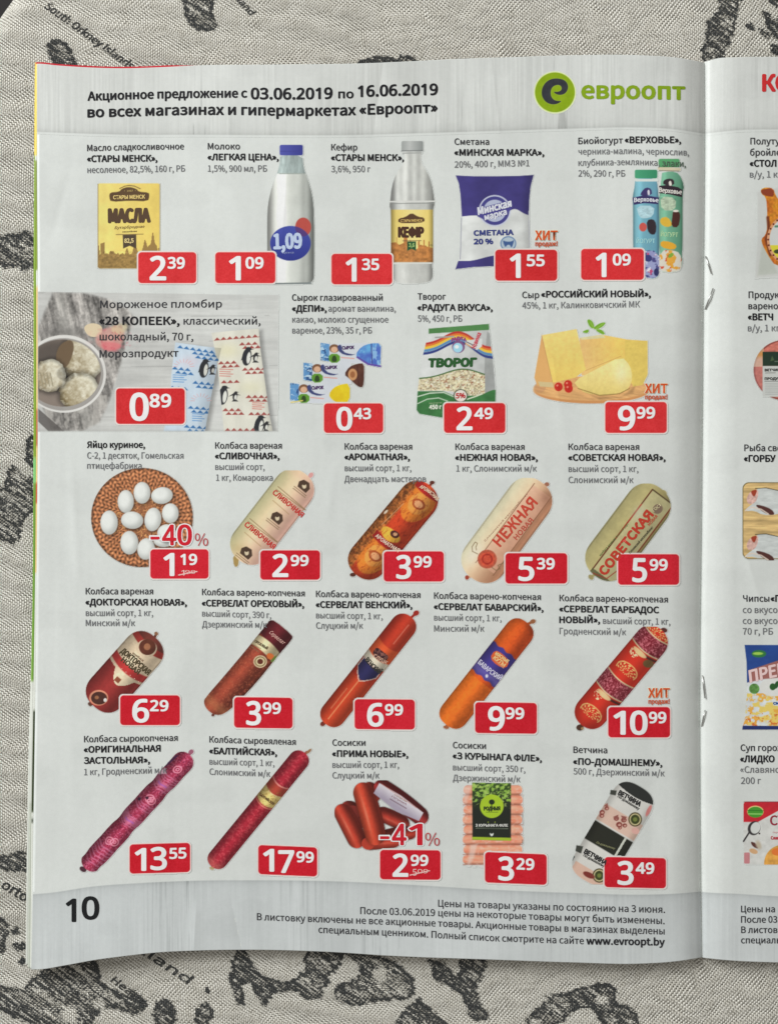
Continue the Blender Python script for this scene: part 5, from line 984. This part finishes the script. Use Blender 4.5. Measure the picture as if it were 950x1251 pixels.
lb = p.m_poly([(228,414),(524,418),(524,858),(230,850)]); grad(p, lb, (52, 76, 34), (34, 38, 32), (Y-430)/200); W_(p, lb*(Y < 560)*sstep(.48, .6, p.noise(16, 14, 4, 0, 4)), (130, 166, 70)); W_(p, lb*(Y < 620)*sstep(.55, .7, p.noise(22, 16, 14, 0, 4))*.6, (176, 196, 110)); W_(p, p.m_poly([(228,828),(524,836),(524,858),(230,850)]), (150, 176, 44))
p.ell(378, 594, 90, 90, (156, 184, 44)); p.ell(378, 562, 22, 20, (34, 44, 30)); p.line([(378, 565), (376, 596)], 7, (34, 44, 30)); p.t('РОДНЫЯ', (318, 626), (440, 624), 28, (40, 50, 34), .08); p.line([(335, 640), (425, 640)], 3, (60, 80, 34)); p.t('З КУРЫНАГА ФIЛЕ', (254, 750), (500, 750), 20, (206, 206, 200), .05); p.line([(258, 762), (500, 765)], 3, (150, 160, 140)); p.poly([(362,796),(376,808),(392,796),(390,815),(376,826),(364,812)], (206, 210, 204), rnd=1); p.ell(350, 716, 4, 4, (160, 180, 60)); p.ell(402, 716, 4, 4, (160, 180, 60))
p.done('product_picture', page, 'pack of pale frankfurters with a dark green label')
# ham
p = Pic(680, 890, 5.278, 85, 335, 625, 1005)
T, V, L, m = p.tube((537, 376), (179, 979), 142, 2.8); T = T; W_(p, m, (202, 200, 194)); Tq = T+20*V**2*0
W_(p, m*(T < 76-22*V**2), (44, 46, 44)); ph = m*p.sd(np.abs(T-264)-58); W_(p, ph, (206, 176, 160)); W_(p, m*p.sd(np.abs(T-401)-68)*(V > -1), (40, 41, 34)); W_(p, m*p.sd(np.abs(T-668)-46)*(V > -.8), (206, 172, 154)); W_(p, m*(np.abs(T-401) < 68)*(np.abs(V-.62) < .05), (190, 192, 180)); W_(p, m*(V < -.93)*(T > 600), (80, 90, 90))
p.mul(m, 1-.18*sstep(.6, 1, np.abs(V))); 
for x, y, r in ((290, 540, 17), (320, 515, 14), (288, 562, 15), (400, 620, 20), (430, 590, 18), (382, 580, 17), (436, 625, 15), (405, 640, 12)): p.ell(x, y, r, r*.9, (126, 60, 54)); p.ell(x+2, y+2, r*.5, r*.4, (196, 150, 136))
for P in ([(300,500),(325,480),(330,505)], [(360,570),(395,555),(390,590)], [(410,560),(450,570),(430,600)]): p.poly(P, (140, 84, 76))
for x, y in ((503, 586), (272, 948)): W_(p, m*p.m_ell(x, y, 44, 46), (74, 64, 40)); W_(p, m*p.m_ell(x, y, 36, 38), (196, 184, 140)); W_(p, m*p.m_ell(x, y, 29, 31), (60, 66, 34)); W_(p, m*p.m_ell(x, y, 14, 14), (110, 120, 60))
p.poly([(345,396),(385,400),(378,432),(340,424)], (60, 62, 56)); p.poly([(125,752),(168,760),(155,806),(118,790)], (60, 62, 56)); p.ell(590, 530, 12, 40, (190, 120, 116), 25); p.ell(505, 660, 26, 20, (206, 160, 150), 20); W_(p, m*p.m_ell(205, 945, 40, 18, 25), (120, 50, 44))
p.t('ВЕТЧИНА', (392, 424), (530, 502), 30, (44, 44, 44), .10, sub=1); p.t('По-домашнему', (388, 442), (524, 526), 18, (60, 60, 58), .05); p.t('ВЕТЧИНА', (172, 802), (310, 880), 30, (44, 44, 44), .10, sub=1); p.t('По-домашнему', (168, 822), (300, 896), 18, (60, 60, 58), .05); p.t('По-домашнему', (250, 740), (370, 780), 14, (150, 150, 110), 0, slant=.3)
p.done('product_picture', page, 'ham roll with white, pale pink and black bands')

# ================================================================== RIGHT PAGE
def rcap(label, *lines):
    s = Sheet()
    for l in lines:
        t, x, y, kind = l; col, b = {'r': (MD, .022), 'b': (DK, .055), 'l': (LT, .012)}[kind]
        V, F = text_geo(t); w = (V[:, 0].max()-V[:, 0].min())*7.9*.98
        s.text(t, x, x+w, y, 7.9, col, b)
    s.build('caption', pageR, label)
s = Sheet(); s.text('КО', 931.5, 964, 111, 19.6, (190, 42, 44), .07, sub=1); s.build('heading', pageR, 'large red letters at the top of the right page')
rcap('caption of the smoked chicken', ('Полутуш', 916, 176.3, 'r'), ('бройлер', 915.6, 190, 'r'), ('«СТОЛ', 915.4, 203.4, 'b'), ('в/у, 1 кг', 915.2, 216.8, 'l'))
rcap('caption of the round ham', ('Продукт', 913.8, 364, 'r'), ('варено-', 913.6, 377.6, 'r'), ('«ВЕТЧ', 913.2, 391, 'b'), ('в/у, 1 кг', 912.8, 404.6, 'l'))
rcap('caption of the fish', ('Рыба све', 908.6, 551, 'r'), ('«ГОРБУ', 908.4, 564, 'b'))
rcap('caption of the crisps', ('Чипсы', 907, 735, 'r'), ('«П', 941, 735, 'b'), ('со вкусом', 906.6, 748.8, 'l'), ('со вкусом', 906.6, 762.2, 'l'), ('70 г, РБ', 906.6, 775.2, 'l'))
rcap('caption of the soup', ('Суп горох', 904, 917.4, 'r'), ('«ЛИДКО', 903.8, 931, 'b'), ('«Славянс', 903.6, 944, 'l'), ('200 г', 904.4, 957.6, 'l'))
rcap('small print at the foot of the right page', ('Цены на', 904.6, 1114.4, 'r'), ('После 03', 904.6, 1127.2, 'r'), ('В листов', 904.8, 1139.8, 'r'), ('специаль', 904.6, 1152.4, 'r'))
# chicken (905,220, 9.62)
p = Pic(905, 220, 9.62, 130, 70, 760, 1190, res=.7)
W_(p, p.m_poly([(190,140),(420,90),(600,120),(700,1120),(160,1150),(190,700)], 3)*.35, (176, 174, 170)); W_(p, p.m_poly([(250,700),(430,1100),(190,1120)], 4)*.3, (150, 160, 140))
m = p.m_poly([(225,110),(280,85),(375,95),(400,180),(470,270),(640,330),(700,800),(560,1000),(400,1010),(320,900),(245,760),(232,690),(280,650),(305,560),(300,300),(285,200),(232,160)], rnd=1); grad(p, m, (206, 140, 40), (176, 90, 34), p.noise(70, 90, 4)*1.6-.3); p.mul(m, 1+.4*(p.noise(26, 26, 5)-.5)); W_(p, p.m_poly([(225,110),(375,95),(385,200),(300,190),(240,165)], rnd=1), (134, 60, 36)); p.line([(310, 440), (325, 600), (290, 700), (340, 880)], 34, (110, 52, 28), 3)
o = p.m_ell(560, 700, 260, 290); W_(p, o, (206, 150, 110)); o = p.m_ell(565, 700, 235, 262); W_(p, o, (196, 198, 196)); W_(p, o*(p.Y > 765), (206, 196, 60)); 
for k in range(26):
    a = 2*math.pi*k/26; p.ell(560+246*math.cos(a), 700+275*math.sin(a), 11, 11, (90, 30, 24))
p.line([(400, 545), (560, 540)], 26, (90, 130, 110)); p.ell(430, 840, 50, 26, (60, 70, 40)); p.done('product_picture', pageR, 'golden smoked chicken leg in clear wrap with a round label')
# ham round (905,410,14.71)
p = Pic(905, 410, 14.71, 190, 70, 1100, 1160, res=.7)
m = p.m_ell(760, 620, 540, 540); W_(p, m, (190, 110, 96)); p.mul(m, 1+.4*(p.noise(60, 40, 4)-.5)); R = np.hypot(p.X-760, p.Y-620)/540; W_(p, m*sstep(.93, .97, R)*.6, (96, 44, 40)); W_(p, m*(p.Y < 560)*(p.X < 400)*.7, (198, 180, 160)); W_(p, m*np.exp(-((p.Y-330)/60)**2)*(p.X < 400)*.8, (190, 130, 60)); W_(p, m*(p.Y > 560)*(p.X < 400)*.4, (176, 116, 116))
W_(p, p.m_rr(380, 545, 1090, 1100, 20), (188, 190, 186)); W_(p, p.m_poly([(380,290),(1100,285),(1100,545),(382,545)]), (34, 52, 40)); p.poly([(520,460),(550,360),(590,440)], (70, 90, 60)); p.line([(600, 465), (700, 465)], 8, (170, 176, 160)); p.t('ВЕТЧИНА', (420, 640), (740, 635), 42, (60, 60, 60), .1); p.line([(430, 672), (610, 668)], 12, (120, 120, 116)); p.t('ПРОДУКТ', (420, 795), (740, 790), 42, (50, 50, 50), .1); p.line([(420, 820), (900, 818)], 10, (90, 90, 90))
for k in range(8): p.line([(430, 860+k*28), (1000, 858+k*28)], 7, (150, 152, 150))
p.done('product_picture', pageR, 'round pink ham with a dark green and white label')
# fish (900,580,11.38)
p = Pic(900, 580, 11.38, 55, 90, 1250, 1190, res=.7)
m = p.m_rr(72, 105, 1400, 1172, 90); W_(p, m, (110, 96, 60)); m = p.m_rr(84, 116, 1400, 1160, 84); W_(p, m, (196, 166, 112)); p.mul(m, 1+.35*(p.noise(170, 16, 5)-.5)+.08*np.sin(p.Y/22+.4*np.sin(p.X/90)))
for y0 in (0, 640):
    f = lambda P: [(x, y+y0) for x, y in P]
    fs = p.m_poly(f([(250,195),(400,185),(560,215),(900,250),(1200,280),(1200,470),(700,500),(520,560),(350,560),(240,500),(95,505),(150,450),(220,400),(240,330)]), rnd=1)*m; W_(p, fs, (190, 194, 192)); p.mul(fs, 1+.18*(p.noise(90, 30, 6)-.5)); p.line(f([(250,190),(400,182),(560,218),(900,252)]), 10, (60, 56, 44)); hd = p.m_poly(f([(175,235),(290,200),(290,290),(250,390),(160,420),(120,340)]), rnd=1); W_(p, hd, (196, 160, 150)); p.mul(hd, 1+.4*(p.noise(30, 30, 3)-.5)); W_(p, p.m_poly(f([(185,225),(280,200),(250,290),(225,305),(200,270)]), rnd=1), (150, 60, 40)); W_(p, p.m_poly(f([(240,415),(340,425),(480,480),(525,555),(440,560),(330,500)]), rnd=1), (80, 46, 42)); p.line(f([(110,500),(200,450),(330,480),(430,545)]), 16, (206, 190, 176))
p.done('product_picture', pageR, 'two pieces of silver fish on a wooden tray')
# crisps (900,780,10.42)
p = Pic(900, 780, 10.42, 60, 70, 1100, 1180, res=.7)
m = p.m_poly([(92,82),(1100,85),(1100,1165),(65,1160),(100,1000),(125,700),(118,300)]); W_(p, m, (200, 204, 206)); tp = m*p.sd(p.Y-(480-.42*(p.X-130))); W_(p, m*p.sd(p.Y-(600-.3*p.X)), (36, 66, 130)); p.mul(m, 1+.15*(p.noise(90, 60, 5)-.5)); lo = m*(p.Y > 700); n = p.noise(80, 60, 7); W_(p, lo*sstep(.42, .56, n), (214, 190, 100)); W_(p, lo*sstep(.55, .66, p.noise(60, 44, 8)), (214, 160, 70)); W_(p, lo*sstep(.60, .68, p.noise(40, 34, 18))*(p.Y > 950), (196, 110, 50)); W_(p, p.m_poly([(70,1110),(1100,1118),(1100,1162),(62,1160)]), (34, 48, 100))
p.ell(275, 195, 92, 48, (46, 110, 60)); p.ell(262, 192, 66, 18, (150, 190, 80)); p.ell(215, 640, 66, 66, (86, 130, 66)); p.mul(p.m_ell(215, 640, 66, 66), 1+.6*(p.noise(20, 20, 4)-.5)); p.ell(460, 620, 178, 115, (206, 206, 202)); p.ell(450, 615, 40, 44, (40, 84, 40)); p.ell(500, 590, 26, 50, (40, 80, 40), 20)
p.poly([(150,560),(160,400),(520,280),(900,200),(900,430),(520,500),(300,520)], (150, 96, 90), 2); p.t('ПРЕМ', (165, 560), (640, 450), 150, (214, 186, 184), .06, slant=.12, sub=1); p.poly([(450,790),(800,770),(800,850),(460,870)], (196, 206, 212), rnd=1); p.t('сметана', (458, 840), (700, 836), 38, (50, 84, 140), .1)
p.done('product_picture', pageR, 'blue and white bag of crisps')
# soup (900,970,13.16)
p = Pic(900, 970, 13.16, 85, 110, 1300, 1150, res=.7)
m = p.m_rr(100, 122, 1500, 1132, 50); W_(p, m, (196, 196, 192)); W_(p, m*p.sd(p.Y-(450-.55*np.clip(p.X-330, 0, 900))), (184, 36, 48)); p.line([(110, 128), (1300, 128)], 12, (120, 40, 50)); p.mul(m, 1+.14*(p.noise(70, 60, 6)-.5))
p.ell(290, 282, 132, 92, (226, 200, 130)); p.ell(290, 292, 124, 88, (66, 140, 44)); p.line([(165, 262), (420, 270)], 10, (34, 96, 34)); p.line([(180, 320), (400, 322)], 16, (150, 200, 110)); p.ell(270, 550, 100, 115, (52, 48, 50), 25); p.ell(292, 545, 76, 96, (196, 198, 194), 25); p.line([(190, 620), (100, 760)], 26, (50, 46, 48)); p.ell(355, 636, 14, 14, (40, 30, 30)); p.poly([(210,760),(300,790),(350,880),(290,870),(235,830)], (84, 50, 44), rnd=1); p.ell(260, 920, 70, 40, (196, 156, 116), 20); p.ell(340, 820, 40, 70, (176, 164, 144), -20, 4); W_(p, p.m_rr(108, 940, 200, 1120, 20)*.6, (176, 70, 80))
p.ell(720, 1120, 290, 300, (206, 150, 70)); p.mul(p.m_ell(720, 1120, 290, 300), 1+.3*(p.noise(60, 60, 3)-.5)); p.ell(640, 930, 90, 60, (206, 110, 50)); W_(p, (p.Y > 1134)*1., PAPER); p.A[p.Y > 1134] = 0; p.t('СУП', (530, 500), (900, 495), 150, (140, 44, 60), .04, sub=1); p.t('гороховый', (570, 630), (800, 628), 30, (190, 110, 116), 0); p.t('Славянский', (540, 730), (860, 728), 50, (176, 50, 64), .08)
p.done('product_picture', pageR, 'red and white carton of soup')

# ================================================================== STAPLES (bent wire ends in the fold)
wire = plain('staple_steel', (.55, .55, .53), .3, 1.0)
def wire_mesh(name, pts, r=.00024):
    P = [world_pt(np.array([x]), np.array([y]), z)[0] for x, y, z in pts]; V = []; F = []; k = 10
    for i, c in enumerate(P):
        a = P[max(i-1, 0)]; b = P[min(i+1, len(P)-1)]; d = (b-a)/np.linalg.norm(b-a); u = np.cross(d, [0, 0, 1.]); nu = np.linalg.norm(u); u = u/nu if nu > 1e-3 else np.array([1., 0, 0]); w = np.cross(u, d)
        rr_ = r*(.75 if i in (0, len(P)-1) else 1)
        for j in range(k): th = 2*math.pi*j/k; V.append(c+rr_*(math.cos(th)*u+math.sin(th)*w))
    for i in range(len(P)-1):
        for j in range(k): F.append([i*k+j, i*k+(j+1) % k, (i+1)*k+(j+1) % k, (i+1)*k+j])
    n = len(V); V += [P[0], P[-1]]; T = [[n, (j+1) % k, j] for j in range(k)]+[[n+1, (len(P)-1)*k+j, (len(P)-1)*k+(j+1) % k] for j in range(k)]
    return mk_mesh(name, np.array(V), [np.array(F, np.int32), np.array(T, np.int32)], True)
for prongs in ([[(861.2, 312.5, -.0006), (861.6, 314, .0005), (864.5, 323, .0006), (868.2, 334.5, .00045)], [(860.4, 378.5, -.0006), (861, 377, .0005), (865.5, 365, .0007), (870.4, 352, .0005)]],
               [[(857, 824, -.0006), (857.6, 826.5, .0004), (858.8, 839, .0006), (860.4, 853, .0006)], [(856, 888.5, -.0006), (856.8, 886, .0004), (858.5, 877, .0006), (860.6, 867.5, .0006)]]):
    st = new_obj('staple', None, leaf, label='%s bent steel staple in the fold' % ('upper' if prongs[0][0][1] < 500 else 'lower')); st.empty_display_size = .01
    for pr in prongs: new_obj('prong', wire_mesh('prong', pr), st, wire)
